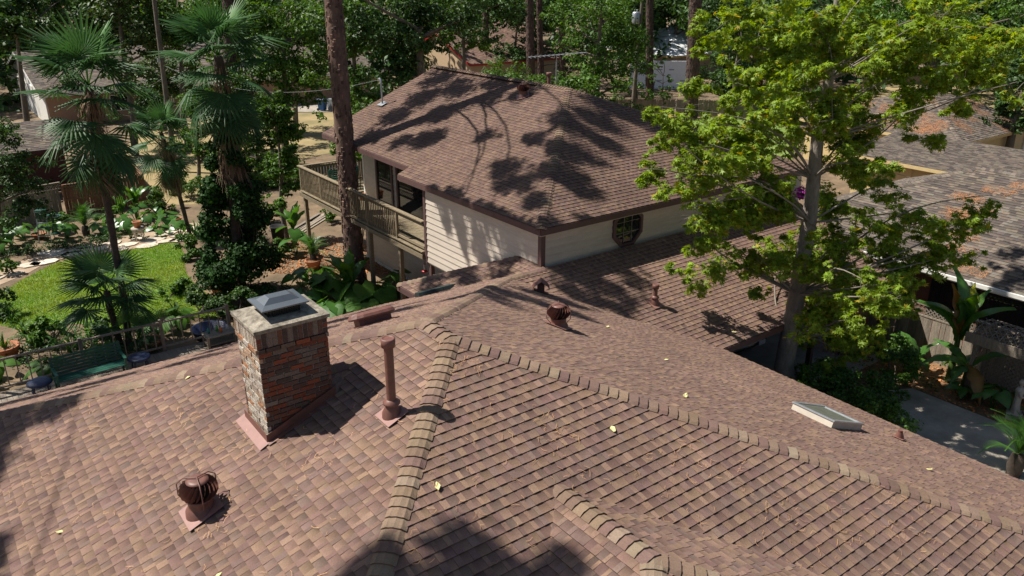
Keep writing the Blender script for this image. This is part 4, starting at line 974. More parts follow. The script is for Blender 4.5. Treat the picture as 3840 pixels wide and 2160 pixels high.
def shade(T,s,r):      # a branch cluster whose shadow falls on the point T
    P=Vector(T)+sdir*s; return (P.x,P.y,P.z,r)
H2z=lambda x,y:min(ZV+K*min(x-X0,y-Y0),ZT)
tg=[shade((x,y,H2z(x,y)),s_,r_) for x,y,s_,r_ in ((8.3,9.4,17,.75),(9.4,9.0,18,.8),(8.8,10.6,18,.7),(10.6,9.6,17,.75),(9.6,8.1,19,.6),(8.0,8.0,17,.5),(10.4,11.2,18,.5),(11.6,11.2,18,.8),(10.0,13.2,17,.5),(12.6,14.6,16,.8),(9.2,15.8,15,.8),(8.6,17.0,15,.6),(10.6,17.2,14,.9),(11.8,16.0,15,.7),(12.3,18.4,14,1.),(11.2,19.6,14,.9),(9.8,19.4,14,.8),(12.6,20.6,13,.9),(13.0,16.9,14,.8),(13.0,10.9,19,.7),(14.8,10.6,20,.8),(14.2,11.6,19,.8),(16.2,9.2,20,.8),(15.4,9.9,20,.7),(17.2,8.2,20,.6),(12.2,9.6,19,.5),(8.4,18.8,14,.7))]
PB_=W(897,727); ptop=at(838,0,32.); ptop=PB_+(ptop-PB_)*2.15
pine('tall straight pine with plated orange bark growing beside the deck',PB_,ptop,.35,.18,16,tg+[shade((7.33,y_,z_),s_,r_) for y_,z_,s_,r_ in ((7.4,4.9,15,.5),(8.3,4.7,14,.5),(9.2,4.9,15,.5),(10.1,4.6,14,.45),(11.0,4.9,15,.5),(11.9,4.8,14,.4),(7.8,4.0,15,.4),(9.7,3.8,14,.4),(8.8,3.5,15,.35),(10.7,3.9,14,.3))],n=11500,ncl=0)
def shp(x,y,zf,s,r): return shade((x,y,zf),s,r)
t1=[shp(-5.4,5.8,zA(-5.4),17,.8),shp(-6.0,4.7,zA(-6.0),17,.7),shp(-4.6,5.2,zA(-4.6),18,.45),shp(-6.2,2.3,zA(-6.2),17,.5),shp(-6.4,1.2,zA(-6.4),16,.6),shp(-2.7,-2.5,ZR-1.05,17,.42),shp(-1.6,-3.05,ZR-1.27,17,.45),shp(-2.4,-3.3,ZR-1.35,18,.6),shp(-.9,-3.6,ZR-1.5,18,.42),shp(-6.6,3.4,zA(-6.6),18,.6)]
pine('leaning pine left of the house whose branches overhang the near roof',(-16.5,4.5,0),(-15.0,5.0,25),.32,.12,16,t1,n=3600,ncl=0)
t2=[shp(3.2,4.0,zD(3.2),16,.75),shp(4.6,4.4,zD(4.6),17,.7),shp(5.4,3.6,zD(5.4),16,.55),shp(6.2,5.0,zD(6.2),16,.7),shp(2.0,5.0,5.,16,.7),shp(0,5.6,4.8,16,.9),shp(-2,7,4.2,17,.9),shp(-3.5,8.,3.7,16,.8),shp(1.5,7.5,4.,17,.8),shp(-5,9,3.3,17,.9),shp(-4,15.8,.5,18,1.3),shp(-1.5,16.5,.5,18,1.3),shp(1,17,.5,18,1.1),shp(-3,17.8,.5,18,1.3),shp(0,19.5,.0,18,1.2),shp(8.2,6.0,zEr(6.),17,.6),shp(9.,5.2,zEr(5.2),17,.5),shp(8.3,4.9,zEr(4.9),16,.5),shp(7.6,5.7,zEr(5.7),16,.5),shp(9.6,5.7,zEr(5.7),17,.45),shp(-1,8.6,3.5,17,.6),shp(-4.2,6.6,4.3,17,.6),shp(3,8.5,3.5,17,.6),shp(0,7.2,4.1,17,.5),shp(6.0,8.5,3.72,16,.5),shp(6.7,7.8,4.0,16,.45),shp(5.4,9.4,3.45,16,.5),shp(7.0,8.5,4.1,16,.4),shp(6.2,9.0,3.6,17,.5),shp(5.0,8.4,3.6,17,.4)]
pine('tall pine left of the back garden shading the boardwalk',(-8.5,17.5,0),(-7.5,18.,27),.33,.12,17,t2,n=8500,ncl=0)
G_='pine trunks beyond the two-storey house'
for lab,bx,by,tx,r0 in (('dark pine with heavily ridged bark in front of the grey fence',1736,332,1750,.50),('pine trunk standing right of the white-roofed house',1906,292,1906,.42),('dark pine trunk behind the roof antenna',1336,236,1332,.42),('slim reddish pine trunk next to the dark one behind the antenna',1362,232,1356,.30),('slender pine trunk among the hedge behind the roof ridge',1416,222,1413,.32),('thin dark trunk next to the utility pole',1634,270,1634,.34),('pine trunk in front of the red-raked brick house',1222,215,1222,.34)):
    b=W(bx,by); d=math.hypot(b.x-CAM.x,b.y-CAM.y); tp_=at(tx,0,d); e_=b+(tp_-b)*(21/tp_.z); pine(lab,b,e_,r0,.15,13,None,1500,ncl=9,crx=3.,group=G_,tint=(.55,.58,.62))
for lab,bx,by,tx,r0 in (('dark trunk behind the fan palms reaching above the frame',585,420,575,.40),):
    b=W(bx,by); d=math.hypot(b.x-CAM.x,b.y-CAM.y); tp_=at(tx,0,d); e_=b+(tp_-b)*(20/tp_.z); pine(lab,b,e_,r0,.15,13,None,1500,ncl=9,tint=(.5,.55,.58))
# ---------------------------------------------------------------- broadleaf trees in the middle distance
def bl(label,bx,by,crowns,n,size,m,r0=.2,trunks=1,name='tree',group='trees between the yards',tops=None,dist=None,bark='bark_grey',warm=.15,shell=.5,nl=14,up=.5):
    """crowns: (px,py,radius px, depth offset)"""
    b=W(bx,by) if dist is None else at(bx,by,dist); b.z=0; d=math.hypot(b.x-CAM.x,b.y-CAM.y); cl=[]
    for (x,y,rp,do) in crowns:
        q=at(x,y,d+do); ppm=2018/(q-CAM).length; R0=rp/ppm
        for _ in range(8):
            v=Vector((random.gauss(0,.5),random.gauss(0,.5),random.gauss(0,.42)))*R0; z=max(.6,q.z+v.z); cl.append((q.x+v.x,q.y+v.y,z,R0*random.uniform(.34,.55)))
    zc=max(c[2] for c in cl); cx=sum(c[0] for c in cl)/len(cl); cy=sum(c[1] for c in cl)/len(cl)
    tp_=Vector((b.x*.5+cx*.5,b.y*.5+cy*.5,zc*.75)); pts=[b,b.lerp(tp_,.3)+Vector((random.gauss(0,.1),random.gauss(0,.1),0)),b.lerp(tp_,.65),tp_]
    return tree(label,b,pts,[r0*1.3,r0,r0*.8,r0*.45],cl,n,size,m,bark,name,group=group,nlimb=nl,shell=shell,warm=warm,up=up,limb_r=.45)
bl('dark leafy tree at the garden corner below the brown far roof',60,330,[(30,30,60,0),(110,70,45,0),(60,70,45,-2),(0,60,50,-2),(150,20,40,2)],6500,.3,'leaf_dark',dist=62)
bl('tall evergreen with rusty leaf patches behind the fan palms',330,330,[(300,30,70,0),(350,90,60,0),(290,130,50,-1),(340,190,45,0),(330,-40,80,0)],6500,.26,'leaf_dark',warm=.7,dist=60)
bl('crape myrtle shrub with pink flowers left of the red shed',-10,560,[(20,400,55,0),(50,450,55,0),(0,330,35,0),(70,500,40,-.5),(30,540,45,-1)],6500,.14,'leaf_dark',r0=.08,dist=41,name='crape_myrtle')
bl('leafy tree with pale young leaves behind the second palm',470,330,[(440,40,60,0),(500,10,60,2),(420,110,45,0),(470,170,40,0)],4500,.24,'leaf',dist=60)
bl('bright green tree standing in the dry lawn left of the pine',648,425,[(640,180,60,0),(680,260,55,0),(620,300,40,-1),(700,140,55,1),(655,370,36,-1),(600,230,45,0),(690,330,40,-1),(640,420,30,-1),(705,390,34,-3),(725,440,30,-4),(660,460,32,-4),(610,370,32,-2)],14000,.2,'leaf',r0=.17)
bl('twin-stemmed tree shading the blue bin',717,412,[(750,130,65,0),(790,200,50,0),(730,230,50,0),(700,60,70,0),(770,40,70,1),(700,300,40,-1),(640,60,60,1),(820,90,50,0)],11000,.22,'leaf',r0=.22)
bl('young tree with drooping branch in front of the patio',745,342,[(760,190,45,0),(720,160,40,0),(800,160,45,0)],3800,.22,'leaf',r0=.18)
bl('dense green tree right of the plated pine trunk',905,330,[(900,120,60,0),(880,200,55,0),(930,260,45,-1),(890,290,40,-1),(870,40,70,0)],8000,.2,'leaf',dist=47)
bl('huge dark oak spreading over the back of the two-storey house',1060,250,[(980,40,95,0),(1080,60,95,0),(1180,40,85,2),(960,150,75,-1),(1060,150,60,0),(1010,220,45,-2),(1250,20,70,3),(900,20,70,0)],15000,.22,'leaf_dark',r0=.4,dist=44)
bl('leaning multi-trunk tree in front of the red-raked house',1165,205,[(1130,60,50,0),(1210,110,30,0),(1170,30,60,0)],4200,.22,'leaf',r0=.2,dist=52)
bl('dark tree between the antenna and the utility pole',1500,260,[(1480,60,85,0),(1540,130,70,0),(1440,140,60,0),(1560,40,80,0),(1500,200,55,-1),(1580,200,45,-1),(1400,50,60,0)],11000,.24,'leaf',dist=66,r0=.25)
bl('round dark tree behind the white-roofed house',1690,100,[(1680,20,80,0),(1770,10,70,0),(1600,0,70,0),(1850,40,70,0)],6000,.4,'leaf_dark',dist=104)
bl('dark evergreen right of the ridged pine trunk',1850,270,[(1840,90,70,0),(1800,30,60,0),(1900,60,70,0),(1860,160,50,-1)],6500,.26,'leaf_dark',dist=72)
bl('small spindly sapling in front of the white wrapped wall',1665,285,[(1665,200,24,0),(1680,240,22,0),(1655,160,18,0)],900,.16,'leaf',dist=71,r0=.05,nl=6)
bl('oak with reaching dark limb behind the cream annex',2330,180,[(2250,110,80,0),(2360,120,80,0),(2480,130,80,0),(2560,60,80,0),(2200,50,80,0),(2420,40,80,0)],9500,.26,'leaf',dist=62,r0=.3)
bl('tall tree filling the gap right of the cream annex',2560,250,[(2540,260,45,0),(2570,180,60,0),(2600,320,50,0)],4500,.24,'leaf_dark',dist=58,r0=.25)
bl('slender dark-trunked tree with hanging leaves between ivy palm and deck',722,600,[(715,330,40,0),(735,400,36,0),(700,430,34,0),(745,470,30,0),(710,500,26,0),(690,270,45,0)],7000,.16,'leaf',r0=.1)
bl('leafy understorey tree behind the small palm',500,470,[(520,300,45,0),(480,360,40,0),(530,390,40,0),(500,250,45,0),(560,340,40,0)],6000,.18,'leaf',r0=.1)
bl('broad shade tree on the dry lawn near the long house',430,330,[(430,230,45,0),(400,180,40,0),(470,210,40,0)],4200,.24,'leaf_dark',r0=.18)
for lab,bx,by,cr,n_,sz,m_ in (('dark bushy tree beside the white gable',170,310,[(170,210,40,0),(210,250,36,0),(150,260,30,0)],4200,.2,'leaf_dark'),
 ('tall tree filling the gap above the second palm crown',600,330,[(600,40,60,0),(560,0,60,0),(640,0,60,0),(600,130,45,0)],6500,.26,'leaf'),
 ('dark tree overhanging the patio corner',850,285,[(850,40,60,0),(820,110,50,0),(870,170,45,0),(800,0,55,0)],7000,.26,'leaf_dark'),
 ('dark tree right of the red-raked house',1290,215,[(1290,60,60,0),(1350,110,50,0),(1300,140,40,-1),(1250,130,35,-1),(1360,30,60,0)],7500,.26,'leaf_dark'),
 ('leafy tree crowding the utility pole',1600,260,[(1590,110,45,0),(1560,60,50,0),(1600,170,36,-1),(1570,230,34,-2)],5500,.22,'leaf'),
 ('dark tree closing the gap between the two far pines',1830,280,[(1800,160,50,0),(1840,220,45,0),(1780,220,35,-1),(1900,200,45,0)],6500,.24,'leaf_dark'),
 ('tree behind the fence right of the white wall',1960,300,[(1970,170,55,0),(2010,240,50,0),(1940,250,40,0)],5500,.24,'leaf'),
 ('dark tree hiding the long house wall',360,320,[(370,240,40,0),(340,270,36,0),(400,270,32,0)],4200,.2,'leaf_dark'),
 ('broad dark tree behind the long house ridge',250,170,[(200,60,60,0),(260,20,60,0),(400,30,60,0),(480,40,60,0),(90,20,55,0)],8000,.38,'leaf_dark'),
 ('round leafy tree at the dry lawn edge by the deck',900,300,[(905,230,36,0),(930,300,32,-2),(880,270,30,0)],4500,.18,'leaf')):
    bl(lab,bx,by,cr,n_,sz,m_,r0=.16,dist=98 if 'ridge' in lab else None)
# hedges
def shrub(label,base,clusters,n,size,m,name='shrub',group=None,warm=.15,tmpl=None,stems=5,up=.55,sub=7):
    base=Vector(base); base.z=0; t=empty(name,base,0,label,'shrub',group); mb=MB()
    for i in range(stems):
        c=random.choice(clusters); limb(mb,(random.gauss(0,.08),random.gauss(0,.08),0),Vector(c[:3])-base,.025,.008,.1,4,seg=6)
    mb.build('stems',MT['bark_grey'],t); kind(foliage('foliage',clusters,n,size,m,t,tmpl,origin=tuple(base),warm=warm,up=up,sub=sub,shell=.5),'stuff'); return t
for i,(x,y,lab) in enumerate(((1240,215,'clipped hedge bush behind the brick chimney house ridge'),(1300,225,'hedge bush under the roof antenna'),(1370,235,'broad hedge bush left of the ridge flue pipe'),(1450,245,'hedge bush behind the ridge flue pipe'),(1530,265,'hedge bush at the end of the grey fence'))):
    c=at(x,y,60+i*1.5); shrub(['dense hedge bush nearest the red-raked brick house','dense hedge bush under the roof antenna','dense hedge bush left of the ridge flue pipe','dense hedge bush right behind the ridge flue pipe','dense hedge bush at the end of the grey fence'][i],(c.x,c.y,0),blob((c.x,c.y,c.z-.6),2.3,2.2,14,.6,.8),3600,.2,'leaf',group='hedge bushes behind the ridge')
for x,y,d,s,n,lab in ((950,300,36,1.3,2600,'bushy shrub at the far end of the deck'),(880,330,34,.9,1500,'small shrub between pine trunk and deck railing')):
    c=at(x,y,d); shrub(lab,(c.x,c.y,0),blob((c.x,c.y,c.z-.4),s,s*1.2,12),n,.15,'leaf')
# shrubs under the sweetgum
for x,y,r_,lab in ((2045,985,.95,'leafy shrub at the foot of the sweetgum trunk'),(2130,985,1.0,'dark leafy shrub between the trunk and the driveway'),(2195,1010,.85,'low shrub hanging over the driveway edge'),(2150,1060,.7,'fine-leaved shrub against the near eave'),(2250,920,.7,'shrub against the reddish gate'),(2215,1065,.8,'bright bush leaning over the sunny driveway edge'),(2085,1040,.9,'bright bush between the trunk foot and the near eave'),(2020,1005,.7,'small bush against the carport end')):
    c=W(x,y,.6); shrub(lab,(c.x,c.y,0),blob((c.x,c.y,.75),r_,.75,14,.5,.75,-.8),3800,.085,'leaf',tmpl=simple_leaf(.33),group='shrubs under the sweetgum')
# distant wood
fc=[]
for _ in range(700):
    a=YAW+math.radians(random.uniform(-42,44)); d=random.uniform(88,190); fc.append((CAM.x+math.cos(a)*d,CAM.y+math.sin(a)*d,random.uniform(.5,14),random.uniform(2.4,4.6)))
fc=[c for c in fc if not (6<c[0]<38 and 120<c[1]<156) and not (58<c[0]<80 and 85<c[1]<106)]
o=foliage('far_wood',fc,150000,.85,'leaf_dark',None,shell=.5); tag(o,'dark distant wood of mixed trees closing off the background','wood'); kind(o,'stuff')
# ---------------------------------------------------------------- palms
def fan_mesh(nseg=26,spread=115,split=.45,droop=.35,name='frond',pet=.75,seed=0):
    rs=random.Random(seed); V=[];Fc=[];C=[]
    def addq(a,b,c,d,t): 
        k=len(V); V.extend([a,b,c,d]); C.extend([t]*4); Fc.append((k,k+1,k+2,k+3))
    w=.018
    addq((-w,0,0),(w,0,0),(w*.7,pet,.02),(-w*.7,pet,.02),(.9,1.2,.6)); addq((0,0,-w),(0,0,w),(0,pet,.02+w*.7),(0,pet,.02-w*.7),(.9,1.2,.6))
    for i in range(nseg):
        a=math.radians(-spread+2*spread*(i+.5)/nseg); da=math.radians(spread/nseg)*.92; L_=rs.uniform(.88,1.05)*(1-.12*abs(a)/2)
        pt=lambda r,ang,zz:(math.sin(ang)*r,pet+math.cos(ang)*r,.02+zz)
        fold=.03; u=rs.uniform(.85,1.15); t=(u,u,u)
        m=split*L_; dz=-droop*(m**2); tipz=-droop*(L_**2)*rs.uniform(1.,1.7)
        k=len(V)
        V.extend([pt(.02,a-da,0),pt(.02,a,fold*.3),pt(.02,a+da,0),pt(m,a-da,dz),pt(m,a,dz+fold),pt(m,a+da,dz),pt(L_,a-da*.06,tipz),pt(L_,a,tipz+.01),pt(L_,a+da*.06,tipz)])
        C.extend([t]*9)
        for r_ in (0,3):
            Fc.append((k+r_,k+r_+1,k+r_+4,k+r_+3)); Fc.append((k+r_+1,k+r_+2,k+r_+5,k+r_+4))
    return mesh_np(name,np.array(V),np.array(Fc),np.array(C))
FANS=[fan_mesh(26,118,.5,.22,seed=1),fan_mesh(28,125,.42,.4,seed=2),fan_mesh(24,108,.55,.12,seed=3)]
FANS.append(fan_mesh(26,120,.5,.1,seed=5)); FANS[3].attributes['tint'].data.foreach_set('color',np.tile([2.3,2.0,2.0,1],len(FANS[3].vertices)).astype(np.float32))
for f_ in FANS: f_.materials.append(MT['palm_leaf'])
FDEAD=fan_mesh(18,55,.35,.5,'dead_frond',.5,4); FDEAD.materials.append(MT['dead_frond'])
def palm(label,pts,r,n,leaf,skirt=0,skirt_len=1.2,elev=(-72,82),dead=0,name='fan_palm',drop=1.3):
    base=Vector(pts[0]); t=empty(name,base,0,label,'palm tree'); lp=[Vector(p)-base for p in pts]; fine=[];fr=[]
    for i in range(len(lp)-1):
        for k_ in range(8):
            q=k_/8; fine.append(lp[i].lerp(lp[i+1],q)); fr.append((r*1.25 if i==0 and k_==0 else r)*random.uniform(.92,1.08))
    fine.append(lp[-1]); fr.append(r*.8); MB().tube(fine,fr,10).build('trunk',MT['bark_palm'],t)
    top=lp[-1]; ga=2.39996
    for i in range(n):
        a=i*ga+random.uniform(-.2,.2); el=math.radians(elev[1]+(elev[0]-elev[1])*(i/(n-1))**.9+random.uniform(-8,8))
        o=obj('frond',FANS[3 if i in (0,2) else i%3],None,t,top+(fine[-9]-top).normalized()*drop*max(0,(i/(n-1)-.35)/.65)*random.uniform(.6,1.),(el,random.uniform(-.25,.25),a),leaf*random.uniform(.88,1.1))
    for i in range(dead):
        a=random.uniform(0,6.28); z=random.uniform(.1,.8)*skirt; o=obj('dead_frond',FDEAD,None,t,top-Vector((0,0,.15+z)),(math.radians(random.uniform(-84,-68)),0,a),leaf*random.uniform(.75,1.0))
    if skirt:
        V=[];Fc=[];C=[]
        for i in range(420):
            a=random.uniform(0,6.28); z0=-random.uniform(.05,1)*skirt; rr=r*random.uniform(1,1.5); L_=skirt_len*random.uniform(.5,1); d=Vector((math.cos(a),math.sin(a),0)); s_=Vector((-d.y,d.x,0))*.012
            q=min(range(len(fine)),key=lambda k:abs(fine[k].z-(top.z+z0))); p0=Vector((fine[q].x,fine[q].y,top.z+z0))+d*rr; p1=p0+d*random.uniform(.05,.30)+Vector((0,0,-L_*.45)); p2=p1+d*random.uniform(-.12,.1)+Vector((0,0,-L_*.55)); k=len(V)
            V+= [tuple(x) for x in (p0-s_,p0+s_,p1-s_,p1+s_,p2-s_*.3,p2+s_*.3)]; u=random.uniform(.5,1.5); C+=[(u,u*.95,u*.9)]*6; Fc+=[(k,k+1,k+3,k+2),(k+2,k+3,k+5,k+4)]
        kind(obj('thatch',mesh_np('thatch',np.array(V),np.array(Fc),np.array(C)),MT['dead_frond'],t),'stuff')
    return t
def stem(base,pxs):
    base=Vector(base); d=math.hypot(base.x-CAM.x,base.y-CAM.y); return [base]+[at(x,y,d) for x,y in pxs]
b1=W(325,866); palm('tall fan palm with curved bare trunk and dense dark crown',stem(b1,[(310,740),(288,620),(268,500),(245,360),(222,215)]),.115,24,1.22,skirt=2.3,dead=8,skirt_len=.9,drop=2.2)
b2=W(612,745); palm('tall fan palm with ivy-clad lower trunk and sunlit crown',stem(b2,[(598,640),(585,480),(572,330),(562,220),(548,140)]),.17,25,1.28,skirt=3.9,dead=12,skirt_len=1.5,drop=1.8)
b3=W(480,600); palm('small fan palm with shaggy trunk between the two tall palms',stem(b3,[(462,530),(440,450),(425,390),(405,335)]),.10,22,.95,skirt=2.2,dead=6,skirt_len=.9,drop=1.6)
b4=W(305,876); palm('short fan palm sprouting in front of the lawn',stem(b4,[(290,820),(275,770),(268,732)]),.11,16,1.0,elev=(-25,70),drop=.3)
b5=W(330,880); palm('low fan palm seedling behind the green bench',stem(b5,[(325,850)]),.09,9,.75,elev=(-20,60),drop=.1)
# ivy on the second palm
ic=[]
for i in range(60):
    z=random.uniform(.2,6.2); q=b2.lerp(at(585,480,math.hypot(b2.x-CAM.x,b2.y-CAM.y)),min(1,z/5.)); a=random.uniform(0,6.28); rr=.35+.95*max(0,1-z/6.8); ic.append((q.x+math.cos(a)*rr,q.y+math.sin(a)*rr,z,random.uniform(.4,.7)*(1.15-z/9)))
t=empty('ivy',b2,0,'dark ivy wrapped thick around the palm trunk','ivy'); kind(foliage('foliage',ic,24000,.13,'ivy_leaf',t,simple_leaf(.42),origin=tuple(b2),up=.25,shell=.75),'stuff')
mb=MB()
for i in range(5): limb(mb,(random.gauss(0,.2),random.gauss(0,.2),0),(random.gauss(0,.3),random.gauss(0,.3),random.uniform(2,4)),.02,.01,.15,5,seg=5)
mb.build('vines',MT['bark_grey'],t)
# ---------------------------------------------------------------- garden plants
def heart_mesh(seed=0):
    rs=random.Random(seed); pts=[(0,0),(.22,-.16),(.42,-.05),(.46,.2),(.36,.5),(.2,.8),(0,1.05),(-.2,.8),(-.36,.5),(-.46,.2),(-.42,-.05),(-.22,-.16)]
    V=[(0,.05,.0),(0,.5,.06),(0,.85,-.06)]; C=[(1.2,1.25,1.)]*3
    for x,y in pts: V.append((x,y,.10*abs(x)*2-.30*max(0,y-.3)**2-.10*x*x*4)); C.append((rs.uniform(.85,1.1),)*3)
    n=3;f=[]
    ring=list(range(3,15))
    ctr=[0,0,0,1,1,2,2,2,1,1,0,0]
    for i in range(12):
        j=(i+1)%12; f.append((ctr[i],ring[i],ring[j]))
        if ctr[i]!=ctr[j]: f.append((ctr[i],ring[j],ctr[j]))
    V+=[(-.012,0,0),(.012,0,0)]; C+=[(1,1.2,.8)]*2
    return mesh_np('leaf',np.array(V),np.array(f),np.array(C),True)
HEART=heart_mesh(); HEART.materials.append(MT['big_leaf'])
HEARTD=HEART.copy(); HEARTD.materials.clear(); HEARTD.materials.append(MT['leaf'])
def paddle_mesh(tint=(1,1,1),torn=True,seed=1):
    rs=random.Random(seed); V=[];F_=[];C=[];N=12
    for i in range(N+1):
        t=i/N; w=.17*math.sin(math.pi*min(1,t*1.02+.05))**.6 if i<N else .01; y=t; z=.25*math.sin(t*1.9)-.42*t*t
        jag=(.75 if torn and i%3==1 else 1)
        V+=[(-w*jag,y,z-.05),(0,y,z+.015),(w*jag,y,z-.05)]; C+=[tint,(tint[0]*1.35,tint[1]*1.3,tint[2]*1.1),tint]
        if i: k=3*i; F_+=[(k-3,k-2,k+1,k),(k-2,k-1,k+2,k+1)]
    return mesh_np('leaf',np.array(V),np.array(F_),np.array(C),True)
PAD=[paddle_mesh((1,1,1),True,1),paddle_mesh((1.25,1.15,.9),True,2)]; PADY=paddle_mesh((6.,2.6,.35),True,3); PADB=paddle_mesh((3.4,.75,.9),True,4)
for p_ in PAD+[PADY,PADB]: p_.materials.append(MT['big_leaf'])
def ears(label,base,n,size,hh,spread=.35,m=None,group=None,name='elephant_ear_plant'):
    base=Vector(base); t=empty(name,base,0,label,'plant',group); mb=MB()
    for i in range(n):
        a=i*2.4+random.uniform(-.3,.3); d=spread*random.uniform(.3,1); z=hh*random.uniform(.6,1.05); q=Vector((math.cos(a)*d,math.sin(a)*d,z))
        mb.tube([(math.cos(a)*.04,math.sin(a)*.04,0),q*.6+Vector((0,0,z*.12)),q],[.014,.011,.008],5,(.9,1.1,.8),False)
        obj('leaf',m or HEART,None,t,q,(math.radians(random.uniform(-50,-5)),random.uniform(-.3,.3),a-math.pi/2),size*random.uniform(.75,1.15))
    mb.build('stalks',MT['big_leaf'],t); return t
def banana(label,base,n,size,hh,special=None,name='banana_plant',lean=(0,0),group=None,el=(35,80)):
    base=Vector(base); t=empty(name,base,0,label,'plant',group); top=Vector((lean[0],lean[1],hh))
    MB().tube([(0,0,0),top*.5,top],[.07*size,.055*size,.035*size],9,(1.6,1.1,1.2)).build('stem',MT['big_leaf'],t)
    for i in range(n):
        a=i*2.4+random.uniform(-.3,.3); m_=PAD[i%2]
        if special and i in special: m_=special[i]
        e_=math.radians(random.uniform(*el)); obj('leaf',m_,None,t,top-Vector((0,0,random.uniform(0,.25)*hh)),(e_,random.uniform(-.2,.2),a),size*random.uniform(.8,1.15))
    return t
def feather_mesh():
    V=[];F_=[];C=[];N=34
    def rach(t): return Vector((0,t,.42*math.sin(t*2.0)-.35*t*t))
    for i in range(N):
        t=.06+.94*i/N; p=rach(t); L_=.20*math.sin(math.pi*min(1,t*.9+.12))+.02
        for s_ in (-1,1):
            k=len(V); q=p+Vector((s_*L_*.85,L_*.6,.10*L_)); V+=[tuple(p-Vector((0,.009,0))),tuple(p+Vector((0,.009,0))),tuple(q)]; C+=[(1,1,1),(1,1,1),(1.25,1.2,1)]; F_.append((k,k+1,k+2))
    for i in range(8):
        a,b=rach(i/8),rach((i+1)/8); k=len(V); w=Vector((.008,0,0)); V+=[tuple(a-w),tuple(a+w),tuple(b+w)]; C+=[(1.3,1.2,.8)]*3; F_.append((k,k+1,k+2)); V+=[tuple(a-w),tuple(b+w),tuple(b-w)]; C+=[(1.3,1.2,.8)]*3; F_.append((k+3,k+4,k+5))
    return mesh_np('frond',np.array(V),np.array(F_),np.array(C))
FEA=feather_mesh(); FEA.materials.append(MT['big_leaf'])
def sago(label,base,n,size,z0=.25,el=(5,75)):
    base=Vector(base); t=empty('sago_palm',base,0,label,'plant'); MB().lathe([(.13*size,0),(.16*size,z0*.5),(.12*size,z0),(.02,z0+.05)],12).build('trunk',MT['bark_palm'],t)
    for i in range(n):
        obj('frond',FEA,None,t,(0,0,z0),(math.radians(el[1]+(el[0]-el[1])*i/(n-1)+random.uniform(-6,6)),random.uniform(-.15,.15),i*2.4),size*random.uniform(.85,1.1))
    return t
def strap_mesh():
    V=[];F_=[];N=7
    for i in range(N+1):
        t=i/N; w=.035*(1-t**2.2)+.002; V+=[(-w,.75*t,.8*math.sin(t*1.6)-.55*t*t),(w,.75*t,.8*math.sin(t*1.6)-.55*t*t)]
        if i:k=2*i;F_.append((k-2,k-1,k+1,k))
    return mesh_np('leaf',np.array(V),np.array(F_),np.ones((len(V),3)),True)
STR=strap_mesh(); STR.materials.append(MT['big_leaf']); STRD=strap_mesh(); STRD.materials.append(MT['leaf'])
def strap(label,base,n,size,m=None,group=None,name='strap_leaf_plant'):
    t=empty(name,Vector(base),0,label,'plant',group)
    for i in range(n): obj('leaf',m or STR,None,t,(random.gauss(0,.04),random.gauss(0,.04),0),(random.uniform(-.2,.5),random.uniform(-.2,.2),i*2.4+random.uniform(-.3,.3)),size*random.uniform(.7,1.15))
    return t
g2=lambda x,y,z=0:Vector(W(x,y,z))
sago('large sago palm with arching fronds in front of the gate',g2(218,592),30,1.15,.45)
sago('potted sago palm on the stony ground under the deck',g2(790,672),26,.95,.55)
sago('bright sago palm at the driveway edge',g2(2548,1195),26,1.25,.6)
strap('variegated spiky plant at the foot of the small palm',g2(492,592),20,1.,name='agave_plant')
for i,(x,y,n,s,h_,lab) in enumerate(((30,620,9,.62,.95,'broad-leaved elephant ears beside the orange flower bush'),(120,604,5,.55,.75,'potted elephant ear in front of the step ladder'),(320,585,10,.5,.7,'elephant ears right of the sago palm'),(375,575,9,.5,.8,'elephant ears behind the potted stand'),(345,560,8,.45,.9,'leafy elephant ears below the gate bananas'),(398,592,7,.42,.5,'low elephant ears on the path edge'),(455,600,10,.5,.9,'bushy elephant ears against the ivy palm'))):
    ears(lab,g2(x,y),n,s,h_)
banana('banana plant with torn leaves standing against the gate',g2(345,548),7,1.15,.9)
banana('smaller banana plant in front of the gate corner',g2(312,560),6,.95,.7)
for i,(x,y,n,s,h_,lab) in enumerate(((745,640,8,.62,1.2,'elephant ears beside the grey trash can'),(800,735,10,.8,1.1,'big-leaved elephant ears left of the pine trunk base'),(850,760,11,.85,1.0,'dark elephant ears at the pine trunk base'),(905,775,11,.8,1.0,'elephant ears spreading right of the pine trunk'),(960,775,10,.8,.9,'elephant ears next to the deck corner post'),(840,800,10,.75,.7,'elephant ears close to the back eave'),(920,800,9,.8,.7,'low elephant ears below the deck'),(780,770,9,.6,.7,'elephant ears behind the chimney cap'),(1000,745,8,.6,1.,'elephant ears under the hummingbird feeder'),(760,720,7,.5,.6,'small elephant ears beside the potted sago'))):
    ears(lab,g2(x,y),n,s,h_,.5,HEARTD if i in (2,3,6,8) else None)
banana('banana plant with dark leaves in front of the pine trunk',g2(880,765),7,1.3,1.0)
banana('young banana plant left of the first deck post',g2(740,622),6,1.2,1.1)
bb=Vector((18.3,.45,0)); banana('tall banana plant with one yellow leaf beside the lattice fence',bb,9,1.75,1.75,{2:PADY,5:PADB},el=(40,85))
banana('ragged banana plant with brown hanging leaf',Vector((18.0,-.1,0)),7,1.35,1.0,{1:PADB},el=(-20,60))
banana('small banana sucker under the fence',Vector((17.9,1.3,0)),6,1.0,.7,el=(0,70))
ears('broad-leaved plant at the arbor foot',Vector((17.7,-1.1,0)),8,.5,.7); ears('leafy clump in the leaf litter bed',Vector((17.6,-.3,0)),7,.4,.5)
